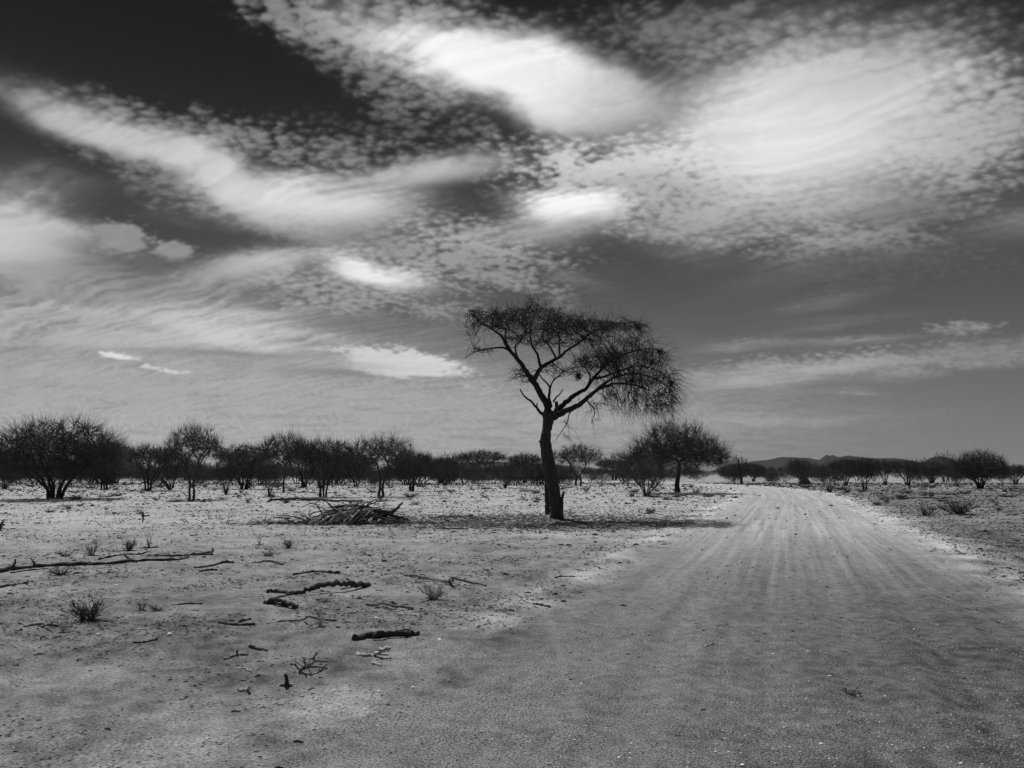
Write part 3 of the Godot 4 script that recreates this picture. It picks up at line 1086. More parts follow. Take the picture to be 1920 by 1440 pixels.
var tufts := []

func tuft(label: String, px: float, py: float, wpx: float, hpx: float, which: int, mat: String, category := "shrub", called := "dry_shrub", group := "") -> void:
	var at := on_ground(px, py)
	at.y = surface_y(at.x, at.z)
	var o := thing(called, label, category, at, group)
	put("stems", tufts[which][0], mats[mat], o)
	put("root_crown", tufts[which][1], mats["dark_wood"], o)
	var h := hpx / F * -at.z
	var w := wpx / F * -at.z
	o.scale = Vector3(w / 1.3, h, w / 1.3)
	o.rotation.y = rng.randf() * TAU

func stone_mesh(sd: int) -> ArrayMesh:
	var rg := RandomNumberGenerator.new()
	rg.seed = sd
	var s := SphereMesh.new()
	s.radius = 0.5; s.height = 1.0; s.radial_segments = 10; s.rings = 5
	var a := s.get_mesh_arrays()
	var v: PackedVector3Array = a[Mesh.ARRAY_VERTEX]
	var f := FastNoiseLite.new()
	f.seed = sd; f.frequency = 1.4
	for i in v.size():
		v[i] = v[i] * (1.0 + 0.45 * f.get_noise_3dv(v[i]))
		v[i].y *= 0.6
	var st := SurfaceTool.new()
	a[Mesh.ARRAY_VERTEX] = v
	var me := ArrayMesh.new()
	me.add_surface_from_arrays(Mesh.PRIMITIVE_TRIANGLES, a)
	st.create_from(me, 0)
	st.generate_normals()
	return st.commit()

func scatter(called: String, label: String, mesh: Mesh, mat: Material, xf: Array, cols: PackedColorArray) -> void:
	var mm := MultiMesh.new()
	mm.transform_format = MultiMesh.TRANSFORM_3D
	mm.use_colors = true
	mm.mesh = mesh
	mm.instance_count = xf.size()
	for i in xf.size():
		mm.set_instance_transform(i, xf[i])
		mm.set_instance_color(i, cols[i])
	var o := MultiMeshInstance3D.new()
	o.multimesh = mm
	o.material_override = mat
	o.name = numbered(called)
	add_child(o, true)
	tag(o, label, "", "", "stuff")

func _ready() -> void:
	rng.seed = 7
	na.seed = 3; na.noise_type = FastNoiseLite.TYPE_SIMPLEX_SMOOTH; na.frequency = 0.06; na.fractal_octaves = 3
	nb.seed = 9; nb.noise_type = FastNoiseLite.TYPE_SIMPLEX_SMOOTH; nb.frequency = 0.06; nb.fractal_octaves = 3
	cam_basis = Basis(Vector3.RIGHT, pitch)

	# ---- camera, sky, sun, exposure
	var cam := Camera3D.new()
	cam.name = "camera"
	cam.fov = rad_to_deg(2.0 * atan(720.0 / F))
	cam.near = 0.05
	cam.far = 20000.0
	cam.transform = Transform3D(cam_basis, Vector3(0, EYE, 0))
	add_child(cam)
	var env := Environment.new()
	env.background_mode = Environment.BG_SKY
	var sky := Sky.new()
	var pan := PanoramaSkyMaterial.new()
	pan.panorama = build_sky()
	sky.sky_material = pan
	env.sky = sky
	env.tonemap_mode = Environment.TONE_MAPPER_LINEAR
	env.tonemap_exposure = 1.0
	env.sdfgi_enabled = true
	env.ssao_enabled = true
	env.ssil_enabled = true
	var we := WorldEnvironment.new()
	we.name = "world_environment"
	we.environment = env
	add_child(we)
	var sun := DirectionalLight3D.new()
	sun.name = "sun"
	sun.light_energy = 1.2
	sun.light_color = Color(1, 1, 1)
	sun.light_angular_distance = 0.5
	sun.shadow_enabled = true
	add_child(sun)
	sun.look_at_from_position(Vector3(-0.27, 1.0, -0.46), Vector3.ZERO, Vector3.UP)

	make_materials()
	make_ground()
	make_track()
	hill_range("long low flat-topped hills on the right horizon", 4200.0, [[1330, 884], [1365, 872], [1385, 870], [1400, 867], [1418, 864], [1440, 862], [1465, 857], [1500, 858], [1520, 859], [1535, 862], [1550, 853], [1556, 855], [1562, 853], [1572, 857], [1588, 854], [1600, 855], [1615, 857], [1640, 859], [1680, 859], [1700, 862], [1725, 868], [1760, 874], [1800, 884]], 900.0, 1)
	hill_range("single rounded hill at the right end of the range", 3800.0, [[1690, 884], [1725, 872], [1745, 859], [1757, 856], [1775, 857], [1795, 866], [1830, 876], [1900, 884]], 700.0, 40)
	hill_range("faint low rise behind the bushes left of the acacia", 3600.0, [[780, 884], [840, 873], [870, 868], [930, 866], [1000, 868], [1100, 876], [1180, 884]], 700.0, 80)
	trees()
	hero_tree()
	ground_things()

func trees() -> void:
	proto("vase", "vase", 6.0, 4.6, 0.5, 1150, 8, 2)
	proto("umbrella", "umbrella", 5.0, 4.6, 1.2, 480, 2, 3)
	proto("bushy", "fan", 4.4, 4.2, 0.6, 620, 6, 4)
	proto("shrub", "vase", 2.6, 2.2, 0.25, 260, 7, 3)
	proto("broad", "dome", 7.4, 5.4, 1.5, 1250, 1, 1, false)
	var far := "thorn trees of the far belt"
	var list := [
		["vase", "wide_thorn_bush", "broad many-stemmed thorn bush, largest at the far left", "bush", 104, 936, 236, 790],
		["bushy", "thorn_tree", "dark thorn tree just right of the broad left bush", "tree", 195, 918, 90, 832],
		["bushy", "thorn_tree", "low rounded thorn tree between the broad left bush and the slender tree", "tree", 277, 920, 100, 838],
		["umbrella", "thorn_tree", "slender upright thorn tree with spiky top, third from the left", "tree", 358, 937, 98, 802],
		["shrub", "thorn_shrub", "small open shrub right of the slender upright tree", "shrub", 424, 927, 48, 852],
		["bushy", "thorn_tree", "dense dome-topped thorn tree behind the small open shrub", "tree", 458, 917, 108, 837],
		["umbrella", "thorn_tree", "flat-topped thorn tree rising above its neighbours left of the stick pile", "tree", 532, 922, 88, 815],
		["shrub", "thorn_shrub", "thin pale-stemmed shrub under the flat-topped tree", "shrub", 505, 931, 44, 868],
		["bushy", "thorn_tree", "round-crowned thorn tree right behind the stick pile", "tree", 606, 932, 110, 828],
		["umbrella", "thorn_tree", "fan-crowned thorn tree to the right of the stick pile", "tree", 715, 931, 122, 822],
		["bushy", "thorn_tree", "leaning many-stemmed thorn bush at the right flank of the fan-crowned tree", "bush", 772, 921, 70, 850],
		["bushy", "thorn_tree", "low dark bush in the gap left of the wide clump", "bush", 826, 906, 64, 862],
		["bushy", "thorn_tree", "wide clump of thorn trees left of the acacia trunk", "tree", 903, 899, 96, 847],
		["shrub", "thorn_shrub", "squat dark bush in front of the wide clump", "shrub", 947, 915, 54, 870],
		["bushy", "thorn_tree", "flat-crowned thorn tree close to the left of the acacia trunk", "tree", 984, 905, 60, 852],
		["umbrella", "thorn_tree", "small umbrella thorn just right of the acacia trunk", "tree", 1085, 911, 92, 837],
		["bushy", "thorn_tree", "low thorn bush between the small umbrella thorn and the big round tree", "bush", 1152, 901, 70, 862],
		["broad", "thorn_tree", "big wind-swept round thorn tree beside the bend in the track", "tree", 1270, 925, 184, 795],
		["shrub", "thorn_bush", "many-stemmed bush in front of the big wind-swept tree", "bush", 1213, 931, 96, 853],
		["umbrella", "thorn_tree", "small thick-trunked tree right of the track bend", "tree", 1391, 907, 42, 868],
		["bushy", "thorn_tree", "dark round bush right beside the small thick-trunked tree", "bush", 1413, 903, 40, 871],
		["shrub", "thorn_shrub", "pale twiggy shrub alone beyond the track, left of the termite mound", "shrub", 1450, 911, 28, 892],
		["umbrella", "thorn_tree", "small round-headed tree standing over the termite mound", "tree", 1500, 911, 46, 863],
		["shrub", "thorn_shrub", "open pale-stemmed shrub on the right verge below the hills", "shrub", 1556, 923, 54, 872],
		["bushy", "thorn_tree", "thorn tree behind the open pale-stemmed shrub", "tree", 1586, 911, 56, 862],
		["bushy", "thorn_tree", "short-trunked thorn tree with shade under it below the hills", "tree", 1622, 919, 60, 862],
		["bushy", "thorn_tree", "dark thorn bush in the middle of the right tree line", "bush", 1660, 909, 50, 864],
		["bushy", "thorn_tree", "twin-stemmed thorn tree left of the single rounded hill", "tree", 1702, 910, 66, 865],
		["bushy", "thorn_tree", "low thorn bush below the single rounded hill", "bush", 1748, 906, 62, 868],
		["vase", "thorn_tree", "large dark thorn bush at the right end of the hills", "bush", 1838, 916, 94, 847],
		["shrub", "thorn_shrub", "small ragged shrub left of the large dark right bush", "shrub", 1796, 911, 40, 873],
		["bushy", "thorn_tree", "thorn bush cut by the right edge of the picture", "bush", 1905, 908, 56, 873],
		["bushy", "thorn_tree", "thorn bush cut by the left edge, behind the broad bush", "bush", 8, 917, 60, 846],
		["bushy", "thorn_tree", "dark thorn bush showing behind the flat-topped tree", "bush", 570, 914, 80, 842],
		["bushy", "thorn_tree", "thorn bush between the slender tree and the low rounded tree", "bush", 322, 915, 60, 850],
		["bushy", "thorn_tree", "thorn bush in the gap right of the round-crowned tree", "bush", 668, 913, 70, 856],
	]
	for e in list:
		plant(e[0], e[1], e[2], e[3], e[4], e[5], e[6], e[7])
	# the far belt, one mass
	var xf := []
	var cols := PackedColorArray()
	var bushes := [tree_mesh("round", 901, 4.4, 3.6, 0.2, 260, 3), tree_mesh("round", 907, 4.4, 3.4, 0.2, 260, 4)]
	for kind in 2:
		xf = []
		cols = PackedColorArray()
		for k in 900:
			var d := 92.0 * pow(7.0, pow(rng.randf(), 1.4))
			var px := rng.randf_range(-1600, 3600)
			var x := (px - 960.0) / F * d
			if absf(road_t(x, d)) < 6.0: continue
			var s := rng.randf_range(0.6, 1.15) * (0.95 + 0.75 * nb.get_noise_2d(px * 0.16, d * 0.05))
			if px < 820: s *= 0.98
			elif px > 1400:
				s *= 0.85
				if d < 118.0: continue
			else: s *= 0.8
			xf.append(Transform3D(Basis(Vector3.UP, rng.randf() * TAU).scaled(Vector3(s * 1.2, s, s * 1.2)), Vector3(x, -0.05, -d)))
			cols.append(Color(1, 1, 1))
		var all := Buf.new()
		for b in bushes[kind]:
			var o := all.v.size()
			all.v.append_array(b.v); all.n.append_array(b.n); all.uv.append_array(b.uv)
			for i in b.ix: all.ix.append(i + o)
		scatter("thorn_bush_belt", "dark belt of distant thorn bush along the horizon", all.mesh(), mats["far_twig"], xf, cols)
	# dead wood standing among them
	fallen_tree_bits()

func upright(called: String, label: String, category: String, px: float, py: float, lines: Array, mat: String) -> void:
	# lines: [[picture points], radius from, radius to]; all at the depth of the foot
	var at := on_ground(px, py)
	var o := thing(called, label, category, at)
	for li in lines.size():
		var l: Array = lines[li]
		var pts := PackedVector3Array()
		var rad := PackedFloat32Array()
		var m: int = l[0].size()
		for i in m:
			var w := at_depth(l[0][i].x, l[0][i].y, -at.z - 0.12 * i * (1 if li % 2 == 0 else -1))
			pts.append(w - at)
			rad.append(lerpf(l[1], l[2], float(i) / (m - 1)))
		var sp := smooth_path(pts, rad, 4, 0.3)
		var b := Buf.new()
		b.tube(sp[0], sp[1], 6, true, 0.12, rng)
		put("main_stem" if li == 0 else "side_branch", b.mesh(), mats[mat], o)

func fallen_tree_bits() -> void:
	upright("dead_tree", "dead leaning trunk left of the slender upright tree", "dead tree", 320, 919, [[P([320, 919, 313, 910, 307, 902, 303, 894]), 0.2, 0.1], [P([307, 902, 300, 908, 297, 914]), 0.1, 0.05]], "dark_wood")
	upright("dead_tree", "collapsed dead branch arching down left of the acacia trunk", "dead tree", 970, 905, [[P([972, 893, 970, 884, 974, 876, 985, 872, 1000, 876, 1012, 888]), 0.05, 0.02], [P([970, 880, 985, 890, 1000, 900, 1014, 908]), 0.06, 0.03], [P([985, 872, 996, 868, 1010, 872]), 0.03, 0.01], [P([970, 884, 962, 890, 955, 900, 950, 912]), 0.05, 0.03]], "dead")
	upright("dead_snag", "bare crooked dead snag rising from the small tree at the track bend", "dead tree", 1388, 907, [[P([1389, 908, 1388, 890, 1386, 874, 1384, 866, 1381, 860, 1380, 852]), 0.14, 0.04], [P([1384, 866, 1386, 858]), 0.06, 0.03]], "far_bark")
	# termite mound
	var at := on_ground(1510, 908)
	var o := thing("termite_mound", "dark pointed termite mound against a small tree on the right", "termite mound", at)
	var b := Buf.new()
	var pts := PackedVector3Array()
	var rad := PackedFloat32Array()
	for i in 9:
		var t := i / 8.0
		pts.append(Vector3(-0.35 * t, -0.1 + 1.75 * t, 0.0))
		rad.append(lerpf(1.05, 0.1, pow(t, 0.55)))
	b.tube(pts, rad, 12, true, 0.12, rng)
	put("mound", b.mesh(), mats["mud"], o)

func ground_things() -> void:
	tufts = [tuft_meshes(61, 46, 1.0, 1.1, 0.016, 3), tuft_meshes(62, 26, 1.0, 0.9, 0.016, 2), tuft_meshes(63, 9, 1.0, 0.5, 0.02, 1), tuft_meshes(64, 60, 1.0, 1.6, 0.014, 2)]
	brush_pile()
	var D := "dark_wood"
	var list := [
		["fallen_log", "long dark fallen branch stretched along the ground at the left edge", [[P([-40, 1078, 20, 1069, 60, 1063, 120, 1059, 200, 1057, 270, 1051, 330, 1050, 354, 1046]), 0.065, 0.028], [P([22, 1067, 27, 1058, 29, 1050]), 0.03, 0.012, [0.05, 0.13, 0.2]], [P([64, 1062, 62, 1052, 55, 1047]), 0.025, 0.01, [0.04, 0.13, 0.15]], [P([20, 1075, 60, 1070, 90, 1067]), 0.02, 0.008]], D],
		["fallen_branch", "forked dark branch lying just behind the long left log", [[P([185, 1046, 210, 1042, 235, 1039, 262, 1039, 278, 1034]), 0.035, 0.015], [P([232, 1040, 242, 1048, 256, 1055]), 0.03, 0.015]], D],
		["fallen_branch", "thin dark branch with an upturned knotty end beyond the long left log", [[P([288, 1042, 330, 1043, 360, 1042, 398, 1041]), 0.02, 0.035], [P([396, 1041, 399, 1034, 398, 1030]), 0.035, 0.015, [0.0, 0.06, 0.1]], [P([360, 1040, 385, 1039, 400, 1036]), 0.02, 0.02]], D],
		["fallen_branch", "straight dark stick right of the long left log's tip", [[P([364, 1064, 400, 1059, 418, 1055, 438, 1054]), 0.018, 0.035]], D],
		["fallen_branch", "short dark stick below the straight stick near the left log's tip", [[P([374, 1071, 390, 1068, 407, 1067]), 0.015, 0.02]], D],
		["fallen_branch", "low hump-backed branch left of the middle of the sand", [[P([472, 1054, 490, 1052, 505, 1051, 530, 1057]), 0.015, 0.025]], D],
		["fallen_branch", "knotty dark branch above the arched branch", [[P([550, 1074, 575, 1071, 600, 1068, 622, 1071, 636, 1071]), 0.02, 0.04], [P([590, 1070, 597, 1076]), 0.02, 0.008]], D],
		["fallen_branch", "long arched grey branch lying in the middle of the sand", [[P([500, 1106, 522, 1106, 545, 1109, 565, 1106, 588, 1098, 612, 1093, 640, 1094, 665, 1095, 692, 1097]), 0.03, 0.055, [0.0, 0.0, 0.0, 0.03, 0.08, 0.10, 0.09, 0.06, 0.0]], [P([505, 1122, 540, 1113, 575, 1104, 600, 1099]), 0.012, 0.03, [0, 0, 0.02, 0.05]], [P([640, 1104, 665, 1101, 690, 1097]), 0.012, 0.02]], D],
		["fallen_branch", "split twisted branch just below the left end of the arched branch", [[P([496, 1131, 515, 1128, 535, 1130, 550, 1136, 555, 1140]), 0.03, 0.035, [0, 0.04, 0.04, 0.02, 0]], [P([500, 1133, 520, 1134, 540, 1138]), 0.025, 0.02]], D],
		["fallen_branch", "kinked branch with sunlit right arm behind the middle grass clump", [[P([757, 1079, 778, 1080, 800, 1084, 825, 1087, 840, 1088, 848, 1083, 860, 1086, 885, 1091, 912, 1097]), 0.03, 0.02, [0, 0.02, 0.01, 0.0, 0.05, 0.1, 0.07, 0.03, 0]], [P([778, 1092, 830, 1089, 860, 1096, 882, 1103]), 0.015, 0.012], [P([848, 1085, 842, 1090]), 0.03, 0.03, [0.1, 0.0]]], "dead"],
		["fallen_branch", "thick broken branch with pale split face below the middle grass clump", [[P([688, 1134, 708, 1133, 722, 1131, 740, 1136, 758, 1139, 775, 1142]), 0.02, 0.02, [0, 0.02, 0.06, 0.05, 0.02, 0]], [P([720, 1130, 735, 1131, 744, 1134]), 0.05, 0.03, [0.04, 0.05, 0.04]]], "dead"],
		["fallen_branch", "long thin pale twig with a raised elbow in the middle foreground", [[P([517, 1168, 545, 1167, 570, 1165, 577, 1160, 600, 1164, 631, 1166]), 0.012, 0.014, [0, 0, 0.02, 0.07, 0.03, 0]]], "dead"],
		["fallen_log", "thick dark rotten log in the middle foreground", [[P([663, 1197, 690, 1192, 715, 1191, 745, 1190, 768, 1190, 784, 1189]), 0.05, 0.035], [P([700, 1190, 730, 1186, 770, 1188]), 0.035, 0.02, [0.03, 0.04, 0.03]], [P([740, 1185, 755, 1182, 768, 1181]), 0.01, 0.006, [0.05, 0.06, 0.06]]], D],
		["fallen_branch", "pale crescent-shaped piece of driftwood below the rotten log", [[P([669, 1224, 685, 1227, 703, 1226, 714, 1220, 729, 1217]), 0.02, 0.028, [0, 0, 0, 0.05, 0.06]], [P([712, 1224, 728, 1229]), 0.012, 0.006]], "pale"],
		["fallen_branch", "pair of crossed dark sticks in the left foreground", [[P([408, 1170, 430, 1173, 450, 1174, 478, 1173]), 0.014, 0.018], [P([448, 1168, 458, 1165, 470, 1163]), 0.02, 0.016]], D],
		["fallen_branch", "bent twig with bright end near the radiating dead root", [[P([420, 1231, 435, 1227, 448, 1224, 465, 1225]), 0.01, 0.016], [P([446, 1224, 444, 1218, 446, 1215]), 0.012, 0.006, [0, 0.03, 0.05]]], "dead"],
		["fallen_branch", "single thin dark twig low on the left foreground sand", [[P([251, 1207, 270, 1207, 283, 1204, 295, 1202]), 0.01, 0.013]], D],
		["fallen_branch", "thin wavy dark twig right of the two small left tufts", [[P([321, 1132, 340, 1132, 358, 1130, 378, 1133]), 0.012, 0.018]], D],
		["fallen_branch", "short dark slanting stick above the radiating dead root", [[P([469, 1211, 483, 1216, 500, 1219]), 0.018, 0.01]], D],
		["wood_chip", "small pale wood chip below the crescent driftwood", [[P([699, 1242, 706, 1244, 714, 1247]), 0.014, 0.01]], "pale"],
		["wood_chip", "bright bent wood chip in the lower left foreground", [[P([449, 1293, 458, 1292, 467, 1292]), 0.016, 0.014], [P([464, 1291, 467, 1287]), 0.016, 0.01, [0.0, 0.04]]], "pale"],
		["wood_chip", "pale twig left of the small upright stump", [[P([446, 1249, 460, 1249, 470, 1253]), 0.009, 0.007]], "pale"],
		["fallen_branch", "dark stick lying by the sandy berm left of the track", [[P([999, 1128, 1015, 1131, 1031, 1136]), 0.014, 0.016]], D],
		["fallen_branch", "long dark stick in front of the acacia's shade", [[P([818, 992, 840, 992, 860, 992, 878, 993]), 0.03, 0.03]], D],
		["fallen_branch", "tangled branch between the stick pile and the acacia", [[P([806, 973, 830, 970, 850, 967, 888, 966]), 0.02, 0.05], [P([840, 969, 850, 960, 853, 957]), 0.03, 0.01, [0, 0.15, 0.25]], [P([820, 971, 832, 966, 838, 968]), 0.02, 0.01, [0, 0.1, 0.05]]], D],
		["fallen_branch", "bleached thin branch leaning beside the foot of the acacia", [[P([945, 960, 958, 966, 972, 972]), 0.025, 0.015, [0.1, 0.05, 0]], [P([930, 973, 935, 966, 941, 963]), 0.02, 0.01, [0, 0.08, 0.12]]], "dead"],
		["fallen_log", "long low fallen trunk behind the stick pile", [[P([500, 940, 525, 936, 550, 934, 580, 937, 610, 938, 650, 939, 680, 938]), 0.1, 0.07, [0, 0.1, 0.2, 0.12, 0.05, 0.05, 0]], [P([520, 938, 540, 938, 570, 939]), 0.07, 0.04]], D],
		["fallen_log", "long thin log on the right plain below the tree line", [[P([1685, 936, 1720, 934, 1760, 934, 1785, 932, 1808, 932]), 0.07, 0.06]], D],
		["fallen_branch", "dead branch with upswept twigs on the left plain, close to the track", [[P([1208, 963, 1222, 963, 1240, 964]), 0.03, 0.02], [P([1212, 962, 1222, 958, 1229, 955]), 0.03, 0.01, [0, 0.15, 0.3]], [P([1214, 962, 1215, 957, 1213, 955]), 0.03, 0.01, [0, 0.1, 0.2]]], D],
		["fallen_branch", "bare crooked branch left of the right-hand twiggy bush", [[P([1785, 961, 1775, 957, 1762, 951, 1755, 946]), 0.05, 0.02, [0, 0.1, 0.25, 0.35]]], D],
		["stump", "small broken upright stub far out on the left plain", [[P([268, 968, 280, 967]), 0.05, 0.03], [P([268, 967, 268, 962, 267, 959]), 0.06, 0.03, [0, 0.15, 0.3]]], D],
		["stump", "dark curved stub at the left edge of the picture", [[P([0, 991, 2, 984, 6, 978]), 0.06, 0.03, [0, 0.12, 0.24]], [P([2, 990, 14, 991, 26, 990]), 0.02, 0.01]], D],
		["fallen_branch", "thin dark branch at the left edge in front of the long log", [[P([-10, 1106, 20, 1101, 38, 1098, 54, 1097]), 0.02, 0.012], [P([48, 1098, 52, 1092]), 0.012, 0.006, [0.0, 0.06]]], D],
		["fallen_branch", "broken mixed sticks beside the small grass tuft at far left", [[P([44, 1179, 62, 1176, 80, 1175, 110, 1176]), 0.014, 0.02], [P([78, 1178, 90, 1173, 100, 1168]), 0.015, 0.008, [0, 0.04, 0.09]]], "dead"],
		["stump", "small dark upright stump in the foreground left of centre", [[P([537, 1281, 537, 1268, 535, 1258]), 0.02, 0.011, [0, 0.05, 0.1]], [P([528, 1281, 540, 1280, 548, 1281]), 0.012, 0.01]], D],
		["dead_root", "pale dead root with radiating arms in the left foreground", [[P([562, 1246, 580, 1240, 588, 1228, 594, 1214]), 0.022, 0.008, [0.02, 0.06, 0.10, 0.16]], [P([575, 1242, 592, 1232, 612, 1236]), 0.012, 0.006, [0.05, 0.08, 0.02]], [P([575, 1242, 582, 1250, 585, 1260]), 0.014, 0.007, [0.05, 0.03, 0]], [P([570, 1243, 564, 1248, 561, 1254]), 0.012, 0.006, [0.05, 0.03, 0]], [P([572, 1242, 560, 1235, 553, 1232]), 0.014, 0.006, [0.05, 0.05, 0.03]], [P([580, 1243, 600, 1243, 613, 1247]), 0.01, 0.005, [0.05, 0.03, 0]], [P([575, 1241, 570, 1232, 572, 1228]), 0.01, 0.005, [0.05, 0.1, 0.13]]], "dead"],
		["fallen_branch", "thin pale twig lying on the gravel of the track", [[P([1320, 1219, 1330, 1216, 1341, 1212]), 0.006, 0.005]], "pale"],
		["fallen_branch", "short dark stick across the left rim of the track by the berm", [[P([1040, 1082, 1058, 1080, 1078, 1082]), 0.02, 0.012]], D],
	]
	for e in list:
		var cat: String = {"fallen_log": "log", "fallen_branch": "branch", "wood_chip": "wood chip", "stump": "stump", "dead_root": "root"}[e[0]]
		fallen(e[0], e[1], cat, e[2], e[3])

	var shrubs := [
		["dense dark twiggy shrub, largest on the left foreground sand", 166, 1166, 84, 50, 0, "grass"],
		["small upright tuft right of the largest foreground shrub", 266, 1144, 30, 24, 1, "grass"],
		["flattened small tuft with one trailing stem beside the upright tuft", 294, 1145, 34, 16, 3, "grass"],
		["little pale-tipped tuft among broken sticks at far left", 118, 1187, 24, 24, 1, "dry_grass"],
		["feathery tuft behind the left end of the forked branch", 172, 1040, 40, 30, 1, "grass"],
		["low tuft left of the feathery tuft behind the long log", 122, 1041, 30, 14, 3, "grass"],
		["bushy tuft just behind the fork of the dark forked branch", 242, 1032, 32, 26, 0, "grass"],
		["tuft with a few tall bare spikes at the right end of the left row", 280, 1028, 30, 44, 2, "grass"],
		["spreading low tuft in front of the long left log", 113, 1080, 46, 20, 3, "grass"],
		["thin spiky tuft at the left of the mid sand", 487, 1023, 20, 24, 2, "grass"],
		["compact dark tuft right of the thin spiky tuft", 541, 1029, 28, 20, 0, "grass"],
		["fine pale sprig standing alone in the mid sand", 683, 1042, 24, 22, 2, "dry_grass"],
		["large clump of mixed pale and dark grass in the middle foreground", 813, 1124, 66, 38, 0, "dry_grass"],
		["tuft of dry grass under the long thin pale twig", 600, 1178, 30, 26, 1, "dry_grass"],
		["small tuft behind the elbow of the long thin twig", 598, 1158, 14, 18, 1, "grass"],
		["faint dry tuft between the split branch and the broken branch", 607, 1128, 34, 14, 3, "dry_grass"],
		["low spread tuft below the hump-backed branch", 502, 1042, 30, 10, 3, "grass"],
		["open twiggy bush on the right plain beside the track", 1800, 964, 74, 32, 0, "grass"],
		["sparser twiggy bush left of the open bush on the right plain", 1738, 968, 56, 28, 1, "grass"],
		["tall thin sprig between the right-hand bushes and the track", 1692, 966, 12, 22, 2, "grass"],
		["round tuft near the track's right rim", 1645, 948, 26, 10, 0, "grass"],
		["low tuft on the right verge beneath the open pale-stemmed shrub", 1662, 942, 26, 14, 1, "grass"],
		["dark tuft at the foot of the acacia's right side", 1222, 962, 26, 12, 3, "grass"],
	]
	for e in shrubs:
		tuft(e[0], e[1], e[2], e[3], e[4], e[5], e[6])
	for k in 210:
		var px := rng.randf_range(-20, 1940)
		var py := lerpf(913.0, 962.0, pow(rng.randf(), 1.5))
		var g := on_ground(px, py)
		if absf(road_t(g.x, -g.z)) < 3.9: continue
		if px > 380 and px < 1330 and py > 948: continue
		var pale := rng.randf() < 0.25
		var zone := "by the trees at the far left"
		for e in [[240, "around the slender upright tree"], [420, "in front of the flat-topped tree"], [580, "behind the stick pile"], [700, "below the fan-crowned tree"], [860, "left of the acacia trunk"], [1020, "between the acacia and the big wind-swept tree"], [1180, "beside the bend in the track"], [1400, "on the right verge below the hills"], [1600, "around the two twiggy bushes on the right"], [1830, "in front of the large dark right bush"], [1880, "at the right edge of the plain"]]:
			if px < e[0]: break
			zone = e[1]
		if px < 240: zone = "in front of the broad left bush"
		var h := rng.randf_range(5, 12)
		var what: String = ("pale " if pale else "dark ") + ("upright" if h > 8.5 else "low")
		tuft("%s dry tuft %s" % [what, zone], px, py, rng.randf_range(14, 40), h, rng.randi_range(0, 3), "dry_grass" if pale else "grass", "grass tuft", "grass_tuft", "%s dry tufts %s" % [what, zone])

	# white stones big enough to see
	var stones := [stone_mesh(1), stone_mesh(2), stone_mesh(3)]
	var spots := [
		[218, 1096, 6, "white stone alone on the left sand above the largest shrub"], [317, 1192, 10, "large white stone below the wavy twig on the left"], [183, 1195, 7, "white stone below the largest foreground shrub"],
		[627, 1296, 7, "white stone left of two in the lower middle foreground"], [710, 1296, 7, "white stone right of two in the lower middle foreground"], [774, 1287, 7, "white stone near the sandy rim of the track in the foreground"],
		[824, 1203, 9, "flat pale stone right of the rotten log"], [1556, 1279, 6, "white stone on the track just above the dark dung patch"], [1660, 1305, 5, "white stone on the track right of the dark dung patch"],
		[1392, 1437, 8, "white stone at the bottom edge of the track"], [1540, 1405, 8, "oval white stone low on the track right of its middle"], [1342, 1417, 6, "left one of two white stones low on the track"],
		[1367, 1416, 6, "right one of two white stones low on the track"], [1450, 1230, 5, "white stone in the middle of the track"], [1515, 1226, 5, "white stone right of the one in the middle of the track"],
		[1160, 1416, 6, "white stone low on the left of the track"], [705, 1160, 8, "pale stone below the broken split branch"], [1802, 1437, 7, "white stone at the lower right corner of the track"], [1090, 1280, 5, "white stone on the gravelly left side of the track"],
	]
	for i in spots.size():
		var e: Array = spots[i]
		var at := on_ground(e[0], e[1])
		at.y = surface_y(at.x, at.z)
		var o := put("stone", stones[i % 3], mats["stone"])
		tag(o, e[3], "stone")
		var w: float = e[2] / F * -at.z * 1.05
		o.position = at + Vector3(0, w * 0.1, 0)
		o.scale = Vector3(w, w * 0.7, w * 0.8)
		o.rotation.y = i * 1.3
	# dung patch
	var at := on_ground(1596, 1307)
	at.y = surface_y(at.x, at.z)
	var dung := thing("dung_patch", "dark crumbled dung patch on the right of the track", "dung", at)
	for k in 40:
		var p := Vector3(rng.randfn(0, 0.045), 0.008, rng.randfn(0, 0.04))
		var o := put("lump", stones[k % 3], mats["mud"], dung)
		o.position = p
		o.scale = Vector3.ONE * rng.randf_range(0.012, 0.03)
		o.rotation.y = k
	litter()

